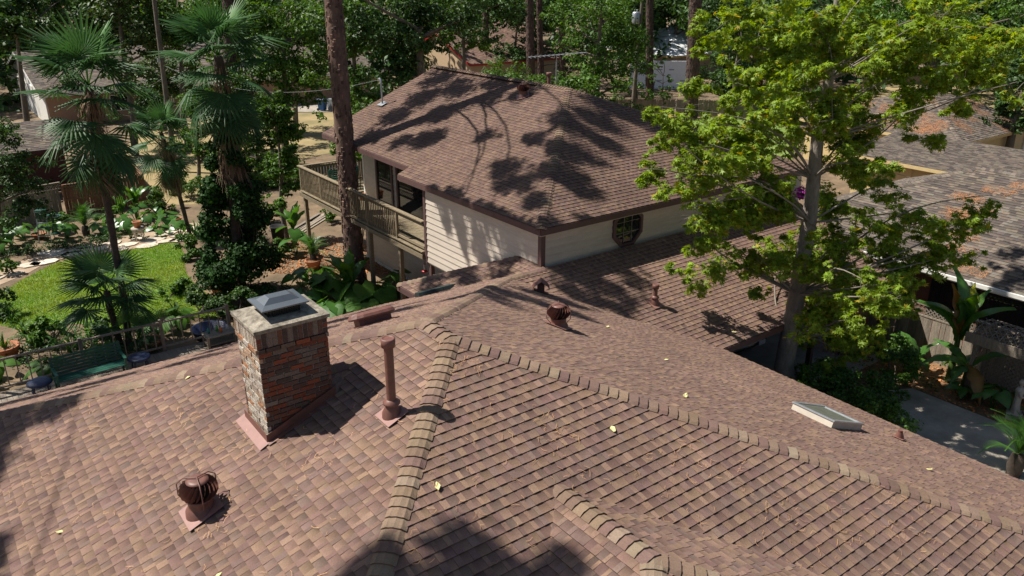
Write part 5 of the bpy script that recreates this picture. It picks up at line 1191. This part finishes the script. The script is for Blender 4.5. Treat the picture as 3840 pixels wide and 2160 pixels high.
for i,(x,y,n,s,lab) in enumerate(((110,850,22,.9,'silvery strap-leaved clump at the lawn edge'),(160,840,22,.85,'green strap-leaved clump left of the short palm'),(200,865,20,.8,'arching strap-leaved clump behind the railing'),(60,840,20,.8,'strap-leaved clump beside the potted cordyline'),(240,870,16,.6,'yellow-green hosta-like clump behind the bench'),(400,850,16,.6,'strap-leaved clump right of the palm seedling'),(35,815,16,.7,'dark strap-leaved clump at the lawn corner'),(500,765,20,.6,'strap-leaved clump beside the ivy palm'),(545,770,16,.55,'strap-leaved clump left of the chimney'))):
    strap(lab,g2(x,y),n,s,STRD if i%3==0 else STR)
for x,y,r_,n,lab in ((475,650,.75,3600,'rounded green bush at the lawn edge by the ivy palm'),(510,790,.8,2600,'low dark bush left of the chimney'),(560,770,.6,1800,'dark bush under the ivy palm'),(0,800,.7,1800,'dark shrub at the lawn corner'),(25,690,.5,900,'thin leafed shrub over the stone path'),(1088,700,.5,1500,'small bush by the eave under the deck'),(700,650,.6,1500,'ground shrub beside the stony path'),(650,640,.6,1500,'dark shrub behind the ivy palm'),(690,470,.9,1800,'shrub below the leaning trunks'),(740,470,.8,1500,'low shrub left of the deck corner'),(75,545,.8,1800,'hibiscus bush with a red flower by the step ladder'),(480,500,.9,2200,'yellow-green bamboo-like bush behind the small palm'),(870,360,1.0,1600,'fern-like shrub at the dry lawn edge')):
    c=W(x,y); shrub(lab,c,blob((c.x,c.y,r_*.75),r_,r_*.75,12,.5,.8,-.8),n,.10,'leaf' if 'dark' not in lab else 'leaf_dark',tmpl=simple_leaf(.36))
more=[('ears',60,600,'leafy elephant ears between the flower bush and the ladder'),('ears',170,600,'elephant ears in front of the bird bath'),('ears',255,590,'elephant ears left of the gate bananas'),('ears',290,575,'pale elephant ears under the gate'),('ears',420,575,'elephant ears beside the bromeliad pot'),('ears',5,640,'elephant ears at the end of the stone path'),
('ears',395,545,'elephant ears behind the potted bromeliad'),('ears',330,600,'small elephant ears touching the plant stand'),('ears',0,960,'elephant ears under the left railing post'),('ears',130,950,'elephant ears between stool and bench'),('ears',450,830,'elephant ears left of the clutter table'),('ears',270,905,'elephant ears behind the bench back'),
('strap',20,790,'strap-leaved clump on the lawn corner'),('strap',85,870,'strap-leaved clump beside the dark urn'),('strap',140,880,'strap-leaved clump above the railing'),('strap',225,845,'strap-leaved clump shaded by the short palm'),('strap',350,850,'strap-leaved clump beneath the leaning palm'),('strap',440,800,'strap-leaved clump on the shady lawn edge'),('strap',180,885,'pale strap-leaved clump behind the railing rails'),('strap',280,600,'strap-leaved clump at the sago foot')]
for i,(kd,x,y,lab) in enumerate(more):
    if kd=='ears': ears(lab,g2(x,y),8,random.uniform(.4,.6),random.uniform(.5,.9),.4,HEARTD if y>800 else None)
    else: strap(lab,g2(x,y),20,random.uniform(.7,1.0),STRD if i%2 else STR)
for x,y,r_,n,lab in ((150,575,.6,1600,'leafy bush under the bird bath bowl'),(270,560,.55,1500,'round bush against the brown gate'),(410,530,.8,2200,'bush hiding the corner of the gate'),(20,560,1.0,2600,'large dark bush covering the fence end'),(130,865,.6,1600,'dense bush among the strap leaves'),(260,850,.5,1300,'dark bush at the short palm foot'),(440,745,.55,1400,'bush on the shaded lawn edge'),(600,800,.7,2000,'dark bush hugging the railing end'),(640,560,.9,2400,'tall shrub between ivy palm and deck'),(590,480,1.0,2600,'shrub at the foot of the dark trunk'),(660,470,.9,2200,'leafy shrub below the bright tree'),(830,560,.5,1000,'shrub beside the lumber pile'),(700,540,.5,1000,'shrub left of the young banana'),(560,520,.8,2000,'light shrub right of the small palm'),(250,480,.9,2200,'shrub growing over the red fence'),(120,480,1.1,2400,'dark shrub against the shed wall'),(440,470,.7,1500,'shrub at the dry lawn corner')):
    c=W(x,y); shrub(lab,c,blob((c.x,c.y,r_*.75),r_,r_*.8,12,.5,.8,-.8),n,.11,'leaf' if 'dark' not in lab else 'leaf_dark',tmpl=simple_leaf(.36))
# low ground cover along the bed
gc=[]
for _ in range(70):
    x=random.uniform(20,300); y=632-(x-60)*.13+random.uniform(-6,10); c=W(x,y); gc.append((c.x,c.y,.12,random.uniform(.2,.35)))
for _ in range(60):
    x=random.uniform(0,330); y=random.uniform(850,930); c=W(x,y); gc.append((c.x,c.y,.12,random.uniform(.2,.4)))
for _ in range(40):
    x=random.uniform(700,1000); y=random.uniform(700,800); c=W(x,y); gc.append((c.x,c.y,.12,random.uniform(.25,.4)))
for _ in range(50): gc.append((random.uniform(17.2,19.),random.uniform(-7,3.5),.1,random.uniform(.2,.35)))
o=foliage('ground_cover',gc,9000,.075,'leaf_dark',None,simple_leaf(.4)); tag(o,'low leafy ground cover filling the garden beds','ground cover'); kind(o,'stuff')
# leaf litter flakes on the beds and needles on the neighbouring roofs
lp=[(W(680+random.random()*330,600+random.random()*90)) for _ in range(2600)]+[Vector((random.uniform(17,19.1),random.uniform(-8,4.5),0)) for _ in range(2200)]
P3=np.array([(p.x,p.y,.03) for p in lp]); n=len(P3); u=rng.uniform(.6,1.6,(n,1)); V,F_,T=cloud(P3,np.array([0,0,1.])+rng.normal(0,.35,(n,3)),rng.uniform(.05,.11,n),simple_leaf(.35),np.concatenate([u*1.1,u*.9,u*.7],1))
o=obj('leaf_litter',mesh_np('leaf_litter',V,F_,T),MT['rust_needles']); tag(o,'brown fallen leaves littering the beds','leaf litter'); kind(o,'stuff')
# ================================================================ garden furniture and small things
def rbox(name,a,b,m,parent,c=(1,1,1),bev=.01):
    o=box_obj(name,a,b,MT[m],parent,c); md=o.modifiers.new('bevel','BEVEL'); md.width=bev; md.segments=2; return o
# boardwalk and railing behind the back eave
BW=empty('boardwalk',(-1.5,15.6,0),0,'low weathered boardwalk along the back of the house','boardwalk')
x=-7.5
while x<3.4:
    box_obj('plank',(x+1.5,-1.6,.20),(x+1.5+.135,.95,.235),MT['old_wood'],BW); x+=.142
for y in (-1.4,-.4,.8): box_obj('joist',(-6.0,y,0),(4.9,y+.05,.198),MT['old_wood'],BW)
RL=empty('railing',(-1.5,16.65,0),0,'weathered grey wood railing with thin balusters around the boardwalk','railing')
px_=[-6.0,-3.75,-1.4,.95,3.1]
for x in px_: box_obj('post',(x-.05+1.5-1.5,-.05,.0),(x+.05,.05,1.32),MT['old_wood'],RL)
for a,b in zip(px_[:-1],px_[1:]):
    MB().bar((a+.05,0,1.22),(b-.05,0,1.22),.09,.05).build('rail',MT['old_wood'],RL); MB().bar((a+.05,0,.36),(b-.05,0,.36),.06,.05).build('rail',MT['old_wood'],RL)
    k_=a+.32
    while k_<b-.15: MB().bar((k_,0,.385),(k_,0,1.195),.032,.032,upv=(0,1,0)).build('baluster',MT['old_wood'],RL); k_+=.30
# green slatted bench
bp=W(228,952,.24); BN=empty('bench',(bp.x,bp.y-.1,.235),math.radians(2),'dark green slatted garden bench in front of the railing','bench')
for i in range(4): rbox('seat_slat',(-.98,-.55+i*.125,.42),(.98,-.44+i*.125,.445),'bench_green',BN,bev=.006)
for i in range(6):
    z=.50+i*.085; y=-.03+i*.030; MB().bar((-.98,y,z),(.98,y,z),.022,.066,upv=(0,.3,1)).build('back_slat',MT['bench_green'],BN)
for s_ in (-1,1):
    MB().bar((s_*.93,-.52,0),(s_*.93,-.52,.64),.06,.06).build('leg',MT['bench_green'],BN); MB().bar((s_*.93,-.02,0),(s_*.93,.14,.98),.06,.06).build('leg',MT['bench_green'],BN)
    MB().bar((s_*.93,-.58,.66),(s_*.93,.06,.68),.08,.035).build('armrest',MT['bench_green'],BN); MB().bar((s_*.93,-.52,.39),(s_*.93,0,.39),.05,.05).build('seat_rail',MT['bench_green'],BN)
def stool(label,p):
    t=empty('stool',p,0,label,'stool'); MB().lathe([(0,.36),(.30,.36),(.335,.385),(.335,.43),(.31,.455),(.15,.47),(0,.473)],26).build('seat',MT['stool_blue'],t)
    for i in range(4):
        a=math.pi/4+i*math.pi/2; MB().tube([(math.cos(a)*.24,math.sin(a)*.24,.37),(math.cos(a)*.29,math.sin(a)*.29,0)],[.022,.018],8).build('leg',MT['stool_blue'],t)
    MB().lathe([(.24,.17),(.255,.17),(.255,.19),(.24,.19),(.24,.17)],20).build('stretcher',MT['stool_blue'],t)
p=W(349,895,.70); stool('round blue stool between the bench and the terracotta pot',(p.x,p.y,.235)); p=W(98,958,.70); stool('round blue stool left of the bench',(p.x,p.y,.235))
def pot(label,p,r_,hh,m='terracotta',plant=None,group=None,name='flower_pot'):
    t=empty(name,p,0,label,'pot',group); MB().lathe([(0,0),(r_*.68,0),(r_*.92,hh*.78),(r_,hh*.78),(r_*1.04,hh),(r_*.88,hh),(r_*.86,hh*.85),(0,hh*.85)],22).build('pot',MT[m],t)
    MB().lathe([(0,hh*.87),(r_*.85,hh*.86)],16).build('soil',MT['leaf_litter'],t); return t
pot('large terracotta pot with cordyline beside the railing',g2(20,905)+Vector((0,0,0)),.42,.5)
strap('reddish cordyline growing in the large terracotta pot',g2(20,905)+Vector((0,0,.42)),18,.7,STRD,name='cordyline')
pot('wide empty terracotta pot behind the blue stool',g2(385,878),.36,.36); pot('shallow terracotta bowl by the step ladder',g2(100,600),.30,.26)
pot('terracotta pot with bromeliad at the path bend',g2(447,560),.22,.24); pot('terracotta pot hidden under the ivy palm',g2(548,735),.28,.3)
pot('round terracotta pot holding the sago under the deck',g2(790,676)-Vector((0,0,0)),.34,.42)
pot('orange clay pot standing on the deck',Vector((8.6,20.2,3.016)),.13,.28)
pot('terracotta pot beside the statue',Vector((17.6,-2.6,0)),.25,.28); pot('small terracotta pot near the arbor corner',Vector((17.35,-3.3,0)),.2,.24); pot('overturned looking dark pot in the litter bed',Vector((17.5,-1.9,0)),.22,.2,'black')
# plant stand with pot
st=empty('plant_stand',g2(352,606),0,'ornate pale plant stand on bowed legs beside the path','stand')
MB().lathe([(0,.56),(.27,.56),(.30,.59),(.30,.64),(.27,.66),(0,.66)],22).build('top',MT['stone'],st); MB().lathe([(.24,.46),(.25,.56),(.23,.56)],22).build('apron',MT['stone'],st)
for i in range(4):
    a=math.pi/4+i*math.pi/2; c,s_=math.cos(a),math.sin(a); MB().tube([(c*.22,s_*.22,.5),(c*.27,s_*.27,.34),(c*.2,s_*.2,.16),(c*.27,s_*.27,.0)],[.03,.028,.022,.026],8).build('leg',MT['stone'],st)
pot('terracotta pot on top of the plant stand',g2(352,606)+Vector((0,0,.66)),.2,.3)
# step ladder
sl=empty('step_ladder',g2(118,606),math.radians(-20),'folding step ladder with green top leaning before the grey fence','ladder')
for s_ in (-1,1):
    MB().bar((s_*.26,-.3,0),(s_*.17,0,1.45),.03,.06).build('rail',MT['galvanised'],sl); MB().bar((s_*.25,.42,0),(s_*.16,.06,1.42),.025,.04).build('rear_leg',MT['galvanised'],sl)
for i in range(4): rbox('step',(-.24+i*.02,-.28+i*.065,.3+i*.29),(.24-i*.02,-.16+i*.065,.33+i*.29),'galvanised',sl,bev=.004)
rbox('top_cap',(-.22,-.12,1.45),(.22,.16,1.50),'bench_green',sl); rbox('tool_tray',(-.2,-.16,1.12),(.2,-.1,1.44),'bench_green',sl)
bbh=empty('bird_bath',g2(140,588),0,'dark green glazed bird bath near the grey fence','bird bath')
MB().lathe([(.22,0),(.2,.06),(.07,.14),(.055,.5),(.08,.72),(.12,.76)],18).build('pedestal',MT['bench_green'],bbh); MB().lathe([(.1,.74),(.34,.82),(.40,.88),(.385,.895),(.3,.85),(0,.81)],26).build('bowl',MT['bench_green'],bbh)
MB().lathe([(0,.862),(.31,.862)],22).build('water',MT['glass_dark'],bbh)
# clutter table near the chimney
tp=W(555,866,.24); tb=empty('garden_table',(tp.x,tp.y,.235),0,'small weathered wooden table cluttered with bottles','table')
for i in range(5): box_obj('plank',(-.5,-.3+i*.122,.42),(.5,-.185+i*.122,.45),MT['old_wood'],tb)
for x,y in ((-.44,-.26),(.44,-.26),(.44,.26),(-.44,.26)): box_obj('leg',(x-.035,y-.035,0),(x+.035,y+.035,.418),MT['old_wood'],tb)
box_obj('shelf',(-.46,-.28,.15),(.46,.28,.18),MT['old_wood'],tb)
def bottle(label,p,c,hh=.22,r_=.045):
    t=empty('bottle',p,0,label,'bottle'); MB().lathe([(0,0),(r_,0),(r_,hh*.6),(r_*.4,hh*.8),(r_*.4,hh*.94)],12,c=c).build('body',MT['plain'],t); MB().lathe([(r_*.5,hh*.93),(r_*.5,hh),(0,hh)],10,c=(.03,.03,.03)).build('cap',MT['plain'],t)
tl=Vector((tp.x,tp.y,.686))
for dx,dy,c,lab in ((-.3,.1,(.03,.25,.22),'teal spray bottle on the cluttered table'),(.05,-.05,(.6,.18,.04),'orange bottle on the cluttered table'),(-.02,.12,(.1,.4,.08),'green bottle on the cluttered table'),(.3,.05,(.5,.55,.6),'pale bottle on the cluttered table')): bottle(lab,tl+Vector((dx,dy,0)),c)
tu=W(530,845,0); tub=empty('tub',(tu.x,tu.y,0),0,'shallow dark blue plastic tub behind the railing','tub'); MB().lathe([(0,.02),(.5,.0),(.6,.3),(.63,.3),(.63,.33),(.56,.33),(.47,.05),(0,.05)],22).build('basin',MT['stool_blue'],tub)
# trash can, lumber, hanging things near the deck
tc=empty('trash_can',g2(702,614),0,'dark grey plastic trash can on the stony path','trash can'); MB().lathe([(0,0),(.25,0),(.31,.82),(.34,.82),(.34,.88),(.30,.88),(.24,.05),(0,.05)],22).build('body',MT['rubber'],tc)
for s_ in (-1,1): MB().tube([(s_*.33,-.08,.72),(s_*.39,-.07,.70),(s_*.39,.07,.70),(s_*.33,.08,.72)],.014,6).build('handle',MT['rubber'],tc)
ls=g2(800,560)
for i in range(9):
    o=MB().bar((0,-1.6,0),(0,1.6,0),.14,.04,(random.uniform(.7,1.4),)*3).build('lumber_plank',MT['old_wood'],None,(ls.x-.7+(i%4)*.2+random.uniform(-.04,.04),ls.y+random.uniform(-.25,.25),.03+.045*(i//4))); o.rotation_euler=(0,0,random.uniform(-.06,.06)-.9)
    tag(o,'old grey plank in the lumber pile under the deck','plank','lumber under the deck')
hf=empty('hummingbird_feeder',(7.55,13.6,2.05),0,'red hummingbird feeder hanging under the deck','bird feeder')
MB().lathe([(0,.0),(.09,.02),(.11,.05),(.09,.08),(.03,.09)],16).build('base',MT['red_paint'],hf); MB().lathe([(.03,.09),(.045,.12),(.045,.26),(.03,.3)],12).build('bottle',MT['galvanised'],hf); MB().lathe([(.04,.3),(.05,.32),(0,.34)],12).build('cap',MT['red_paint'],hf); MB().tube([(0,0,.33),(0,0,.66)],.004,5).build('hook',MT['black'],hf)
od=empty('hanging_ornament',(7.55,13.3,1.55),0,'dark metal diamond ornament hanging below the feeder','ornament')
MB().tube([(0,0,.2),(0,.11,0),(0,0,-.2),(0,-.11,0),(0,0,.2)],.012,6).build('frame',MT['black'],od); MB().tube([(0,0,.1),(0,.05,0),(0,0,-.1),(0,-.05,0),(0,0,.1)],.01,6).build('inner_ring',MT['black'],od); MB().tube([(0,0,.2),(0,0,1.15)],.003,5).build('cord',MT['black'],od)
# bench on the deck
db=empty('deck_bench',(8.8,22.3,3.016),math.radians(180),'dark green slatted bench at the far end of the deck','bench')
for i in range(3): box_obj('seat_slat',(-.7,-.5+i*.15,.42),(.7,-.38+i*.15,.445),MT['bench_green'],db)
for i in range(5): MB().bar((-.7,.02+i*.02,.52+i*.09),(.7,.02+i*.02,.52+i*.09),.02,.07).build('back_slat',MT['bench_green'],db)
for s_ in (-1,1):
    box_obj('leg',(s_*.66-.03,-.5,0),(s_*.66+.03,-.44,.42),MT['bench_green'],db); MB().bar((s_*.66,-.05,0),(s_*.66,.13,.95),.05,.05).build('leg',MT['bench_green'],db)
# ---------------------------------------------------------------- bins, chair, poles, antenna
def bin_(label,p,rz=0):
    t=empty('recycling_bin',p,rz,label,'bin'); v=[]
    for z,wx,wy_ in ((.06,.24,.27),(1.0,.31,.36)): v+=[(-wx,-wy_,z),(wx,-wy_,z),(wx,wy_,z),(-wx,wy_,z)]
    MB().add(v,[(3,2,1,0),(4,5,6,7)]+[(i,(i+1)%4,4+(i+1)%4,4+i) for i in range(4)]).build('body',MT['bin_blue'],t); MB().box((-.33,-.36,.6),(.33,-.33,.64)).build('lift_bar',MT['bin_blue'],t)
    MB().add([(-.33,-.38,1.0),(.33,-.38,1.0),(.33,.40,1.0),(-.33,.40,1.0),(-.28,-.3,1.07),(.28,-.3,1.07),(.28,.33,1.10),(-.28,.33,1.10)],[(3,2,1,0),(4,5,6,7)]+[(i,(i+1)%4,4+(i+1)%4,4+i) for i in range(4)]).build('lid',MT['stool_blue'],t)
    for s_ in (-1,1): MB().tube([(s_*.24,.3,.12),(s_*.31,.3,.12)],.12,14).build('wheel',MT['rubber'],t)
bin_('blue recycling bin on the sunny concrete patio',g2(812,279)+Vector((0,0,.032)),.5); bin_('blue recycling bin behind the grey fence by the white wall',g2(1634,236),.3)
ac=empty('air_conditioner',g2(838,277)+Vector((0,0,.032)),.3,'pale grey air conditioner cabinet next to the patio bin','air conditioner'); rbox('cabinet',(-.35,-.35,0),(.35,.35,1.0),'galvanised',ac)
for i in range(9): box_obj('louvre',(-.31,-.37,.12+i*.09),(.31,-.352,.16+i*.09),MT['galvanised'],ac)
pc=empty('patio_chair',g2(745,262)+Vector((0,0,.032)),math.radians(20),'white plastic armchair on the shaded patio','chair')
box_obj('seat',(-.26,-.25,.40),(.26,.25,.43),MT['white_trim'],pc); MB().bar((0,.26,.44),(0,.36,.9),.5,.03,upv=(1,0,0)).build('backrest',MT['white_trim'],pc)
for x,y in ((-.24,-.23),(.24,-.23),(-.24,.25),(.24,.25)): MB().bar((x,y,.4),(x*1.15,y*1.15,0),.045,.045).build('leg',MT['white_trim'],pc)
for s_ in (-1,1): MB().tube([(s_*.27,-.22,.42),(s_*.28,-.24,.64),(s_*.28,.28,.66)],.02,6).build('armrest',MT['white_trim'],pc)
def pole(label,bx,by,tx,ty,r_,trf=False):
    b=W(bx,by); d=math.hypot(b.x-CAM.x,b.y-CAM.y); tt_=at(tx,ty,d); t_=b+(tt_-b)*(10.5/tt_.z); t=empty('utility_pole',b,0,label,'utility pole'); MB().tube([(0,0,0),(t_-b)*.5,t_-b],[r_*1.15,r_,r_*.8],12).build('shaft',MT['bark_grey'],t)
    ax=(t_-b).normalized(); 
    if trf:
        q=(tt_-b)*.86; MB().lathe([(0,0),(.3,0),(.32,.05),(.32,.85),(.26,.95),(0,.98)],18,o=(q.x-.45,q.y+.1,q.z)).build('transformer',MT['galvanised'],t); MB().lathe([(.03,.95),(.06,1.0),(.03,1.05),(.05,1.12),(0,1.15)],8,o=(q.x-.35,q.y+.1,q.z)).build('insulator',MT['galvanised'],t)
    else: MB().box((-.1,-.24,(tt_-b).z*.72),(.02,-.14,(tt_-b).z*.72+.22)).build('meter_box',MT['galvanised'],t)
    return b,t_
u1=pole('brown utility pole between the two tall palms',442,432,393,40,.15); u2=pole('brown utility pole carrying a grey transformer',1590,292,1614,20,.16,True)
def wire(label,a,b,sag=.5,r_=.02):
    a=Vector(a);b=Vector(b); pts=[a.lerp(b,i/14)-Vector((0,0,sag*4*(i/14)*(1-i/14))) for i in range(15)]; c=a.copy()
    o=MB().tube([p-c for p in pts],r_,5).build('power_line',MT['galvanised'],None,c); tag(o,label,'cable')
wire('service cable drooping from the palm-side pole to the roof mast',u1[0].lerp(u1[1],.62),gp+Vector((0,0,1.0)),1.0,.006)
wire('pale cable crossing behind the fan palms toward the long house',u1[0].lerp(u1[1],.55),(9.,64.5,2.75),.4,.014)
wire('thin cable in front of the white roof',u2[0].lerp(u2[1],.6),(66.1,56.2,2.9),.4,.012)
an=at(1400,138,34); ar=empty('antenna',an-Vector((0,0,1.2)),math.radians(20),'long multi-element television antenna above the roof ridge','antenna')
dv=(at(1475,128,34)-at(1330,140,34)); Ln=dv.length; du=dv.normalized(); sv_=Vector((-du.y,du.x,0)); ar.rotation_euler=(0,0,0)
MB().tube([Vector((0,0,1.2))-du*Ln*.5,Vector((0,0,1.2))+du*Ln*.5],.014,6).build('boom',MT['galvanised'],ar)
for i in range(13):
    q=Vector((0,0,1.2))+du*Ln*(-.48+.96*i/12); l=.62-.03*i; MB().tube([q-sv_*l+du*.12,q,q+sv_*l+du*.12],.007,5).build('element',MT['galvanised'],ar)
b0=Vector((an.x,an.y,0))-ar.location; MB().tube([Vector((0,0,1.2)),Vector((0,0,b0.z))],.022,6).build('mast',MT['galvanised'],ar)
# ---------------------------------------------------------------- carport: truck and ladder
tr=empty('pickup_truck',(14.35,5.15,.018),math.radians(0),'black pickup truck parked in the shaded carport','truck')
body=MB().box((-.95,-.0,.45),(.95,1.9,1.05)).build('body',MT['black_paint'],tr); body.modifiers.new('b','BEVEL').width=.12
cab=MB().add([(-.88,.55,1.05),(.88,.55,1.05),(.88,1.9,1.05),(-.88,1.9,1.05),(-.72,.95,1.7),(.72,.95,1.7),(.72,1.85,1.7),(-.72,1.85,1.7)],[(4,5,6,7),(0,1,5,4),(1,2,6,5),(2,3,7,6),(3,0,4,7)]).build('cab',MT['glass_dark'],tr)
bm=MB().tube([(-.98,.08,.62),(-.9,-.08,.60),(-.5,-.14,.58),(.5,-.14,.58),(.9,-.08,.60),(.98,.08,.62)],.085,10).build('bumper',MT['black_paint'],tr)
MB().tube([(-.9,-.15,.68),(-.5,-.21,.66),(.5,-.21,.66),(.9,-.15,.68)],.018,6).build('bumper_trim',MT['chrome'],tr); MB().tube([(-.8,-.03,.92),(.8,-.03,.92)],.02,6).build('grille_bar',MT['chrome'],tr)
MB().box((.42,-.25,.52),(.74,-.235,.68),(.8,.8,.8)).build('licence_plate',MT['plain'],tr)
for s_ in (-1,1):
    MB().box((s_*.88-.14,-.02,.72),(s_*.88+.06 if s_>0 else s_*.88+.14,.02,.92),(.8,.8,.8)).build('headlight',MT['glass_dark'],tr)
    w_=MB().tube([(s_*.72,.55,.36),(s_*.97,.55,.36)],.36,22).build('tyre',MT['rubber'],tr); MB().tube([(s_*.965,.55,.36),(s_*.985,.55,.36)],.2,16).build('rim',MT['chrome'],tr)
yl=empty('extension_ladder',(11.6,3.3,.34),0,'yellow fibreglass ladder lying on its edge in the carport','ladder')
a=Vector((-.3,-.2,-.3));b=Vector((3.0,-.2,-.05))
for o_ in (0,.42):
    MB().bar(a+Vector((0,o_,.0)),b+Vector((0,o_,.0)),.03,.085,(1.0,.62,.05)).build('rail',MT['plain'],yl)
for i in range(9):
    q=a.lerp(b,(i+.6)/9.4); MB().bar(q,q+Vector((0,.42,0)),.03,.03).build('rung',MT['galvanised'],yl)
# ---------------------------------------------------------------- arbor and statue on the right
ab=empty('arbor',(18.4,-1.9,0),0,'weathered dark garden arbor with lattice panels and curved top','arbor')
for x,y in ((-.45,1.7),(.45,1.7),(-.45,-1.7),(.45,-1.7)): box_obj('post',(x-.05,y-.05,0),(x+.05,y+.05,1.95),MT['old_wood'],ab)
mb=MB()
for s_ in (-1,1):
    k_=-1.7
    while k_<3.4:
        u0,u1=max(-1.65,k_-1.7),min(1.65,k_); 
        if u1>u0:
            za=lambda u:.15+1.7*((u-(k_-1.7))/1.7) if s_>0 else .15+1.7*(1-(u-(k_-1.7))/1.7); mb.bar((.46+s_*.006,u0,za(u0)),(.46+s_*.006,u1,za(u1)),.035,.007,upv=(1,0,0))
        k_+=.14
mb.build('lattice_panel',MT['old_wood'],ab)
mb=MB()
for s_ in (-1,1):
    k_=-.4
    while k_<1.3:
        u0,u1=max(-.42,k_-.85),min(.42,k_)
        if u1>u0:
            za=lambda u:.1+1.75*((u-(k_-.85))/.85) if s_>0 else .1+1.75*(1-(u-(k_-.85))/.85); mb.bar((u0,1.7+s_*.006,za(u0)),(u1,1.7+s_*.006,za(u1)),.03,.007,upv=(0,1,0))
        k_+=.09
mb.build('lattice_panel',MT['old_wood'],ab)
for y in (1.72,-1.72): MB().bar((-.75,y,1.98),(.75,y,1.98),.05,.14).build('beam',MT['old_wood'],ab)
V_=[(x,y,2.0+.30*math.cos(x/.75*1.2)-.08) for y in (-1.9,1.9) for x in np.linspace(-.78,.78,9)]
for i in range(16):
    y=-1.85+i*.24; MB().tube([(x,y,2.0+.30*math.cos(x/.75*1.25)-.06) for x in np.linspace(-.78,.78,7)],.02,5).build('roof_slat',MT['old_wood'],ab)
mb=MB()
for s_ in (-1,1):
    k_=-1.9
    while k_<1.9:
        mb.tube([(x,k_+s_*(x+.78)*.9,2.0+.30*math.cos(x/.75*1.25)-.03+s_*.006) for x in np.linspace(-.78,.78,6) if -1.9<k_+s_*(x+.78)*.9<1.9] or [(0,0,2.2),(0,.01,2.2)],.012,4,cap=False); k_+=.16
mb.build('roof_lattice',MT['old_wood'],ab)
MB().bar((-.80,-1.9,1.93),(-.80,1.9,1.93),.03,.30).build('fascia',MT['old_wood'],ab)
sg=Vector((17.6,-1.72,0)); stt=empty('garden_statue',sg,math.radians(200),'weathered grey robed garden statue on a stone plinth before the arbor','statue')
rbox('plinth',(-.2,-.2,0),(.2,.2,.22),'stone',stt,(.7,.7,.7))
mb=MB(); N=14
prof=[(.155,.22),(.15,.3),(.125,.5),(.12,.66),(.14,.80),(.155,.9),(.12,.97),(.05,1.01),(.045,1.05)]
for i,(r_,z) in enumerate(prof): pass
vs=[((r_*(1+.10*math.sin(5*a+z*6)*(z<.7)))*math.cos(a),(r_*.75*(1+.10*math.sin(5*a+z*6)*(z<.7)))*math.sin(a),z) for r_,z in prof for a in [2*math.pi*j/20 for j in range(20)]]
mb.add(vs,[(i*20+j,i*20+(j+1)%20,(i+1)*20+(j+1)%20,(i+1)*20+j) for i in range(len(prof)-1) for j in range(20)],(.62,.64,.66),True)
mb.lathe([(.0,1.03),(.055,1.06),(.075,1.12),(.072,1.17),(.05,1.215),(0,1.23)],16,c=(.62,.64,.66))
for s_ in (-1,1): mb.tube([(s_*.14,0,.90),(s_*.17,.05,.76),(s_*.06,.14,.74),(s_*.01,.15,.80)],[.045,.04,.032,.028],9,(.62,.64,.66))
mb.build('figure',MT['stone'],stt)
# hanging flower basket and fallen details
hb=Vector((18.55,6.55,4.45)); h_=empty('hanging_basket',hb,0,'magenta flower basket hanging beyond the two-storey eave','flower basket'); MB().lathe([(0,0),(.12,.02),(.18,.16),(.17,.17),(0,.15)],14).build('basket',MT['black'],h_)
kind(foliage('flowers',[(0,0,.2,.26)],260,.09,'plain',h_,simple_leaf(.45)),'stuff'); 
me=h_.children[-1].data; n=len(me.vertices); me.attributes['tint'].data.foreach_set('color',np.tile([.55,.04,.42,1],n).astype(np.float32))
MB().tube([(0,0,.1),(0,.12,.74)],.006,5).build('hanger',MT['black'],h_)
# needles on the neighbouring roofs
nH=[(20.6,25.8,-8,4.5,lambda x,y:2.62+K*(x-20.35),Vector((-K,0,1)).normalized(),lambda x,y:True)]
cl2=[]
for _ in range(26):
    x=random.uniform(20.6,25.6);y=random.uniform(-6,4); cl2.append((x-.2,x+.2,y-.5,y+.5)+nH[0][4:])
scatter_needles(2600,cl2+nH,'pine_needles','orange needle drifts on the roof of the low brick house','rust_needles',(.14,.3),(.8,1.5))
n3=[(42.3,52,12.2,16.8,lambda x,y:2.72+K*(y-11.9),Vector((0,-K,1)).normalized(),lambda x,y:min(x-42,52.6-x)>y-11.9),(42.2,47,13,21,lambda x,y:2.72+K*(x-42),Vector((-K,0,1)).normalized(),lambda x,y:min(y-11.9,22.6-y)>x-42)]
cl3=[]
for _ in range(30):
    q=random.choice(n3); x=random.uniform(q[0],q[1]);y=random.uniform(q[2],q[3])
    if q[6](x,y): cl3.append((x-.5,x+.5,y-.5,y+.5)+q[4:])
scatter_needles(3000,cl3+n3,'pine_needles','orange needle drifts on the cream annex roof','rust_needles',(.25,.5),(.8,1.5))
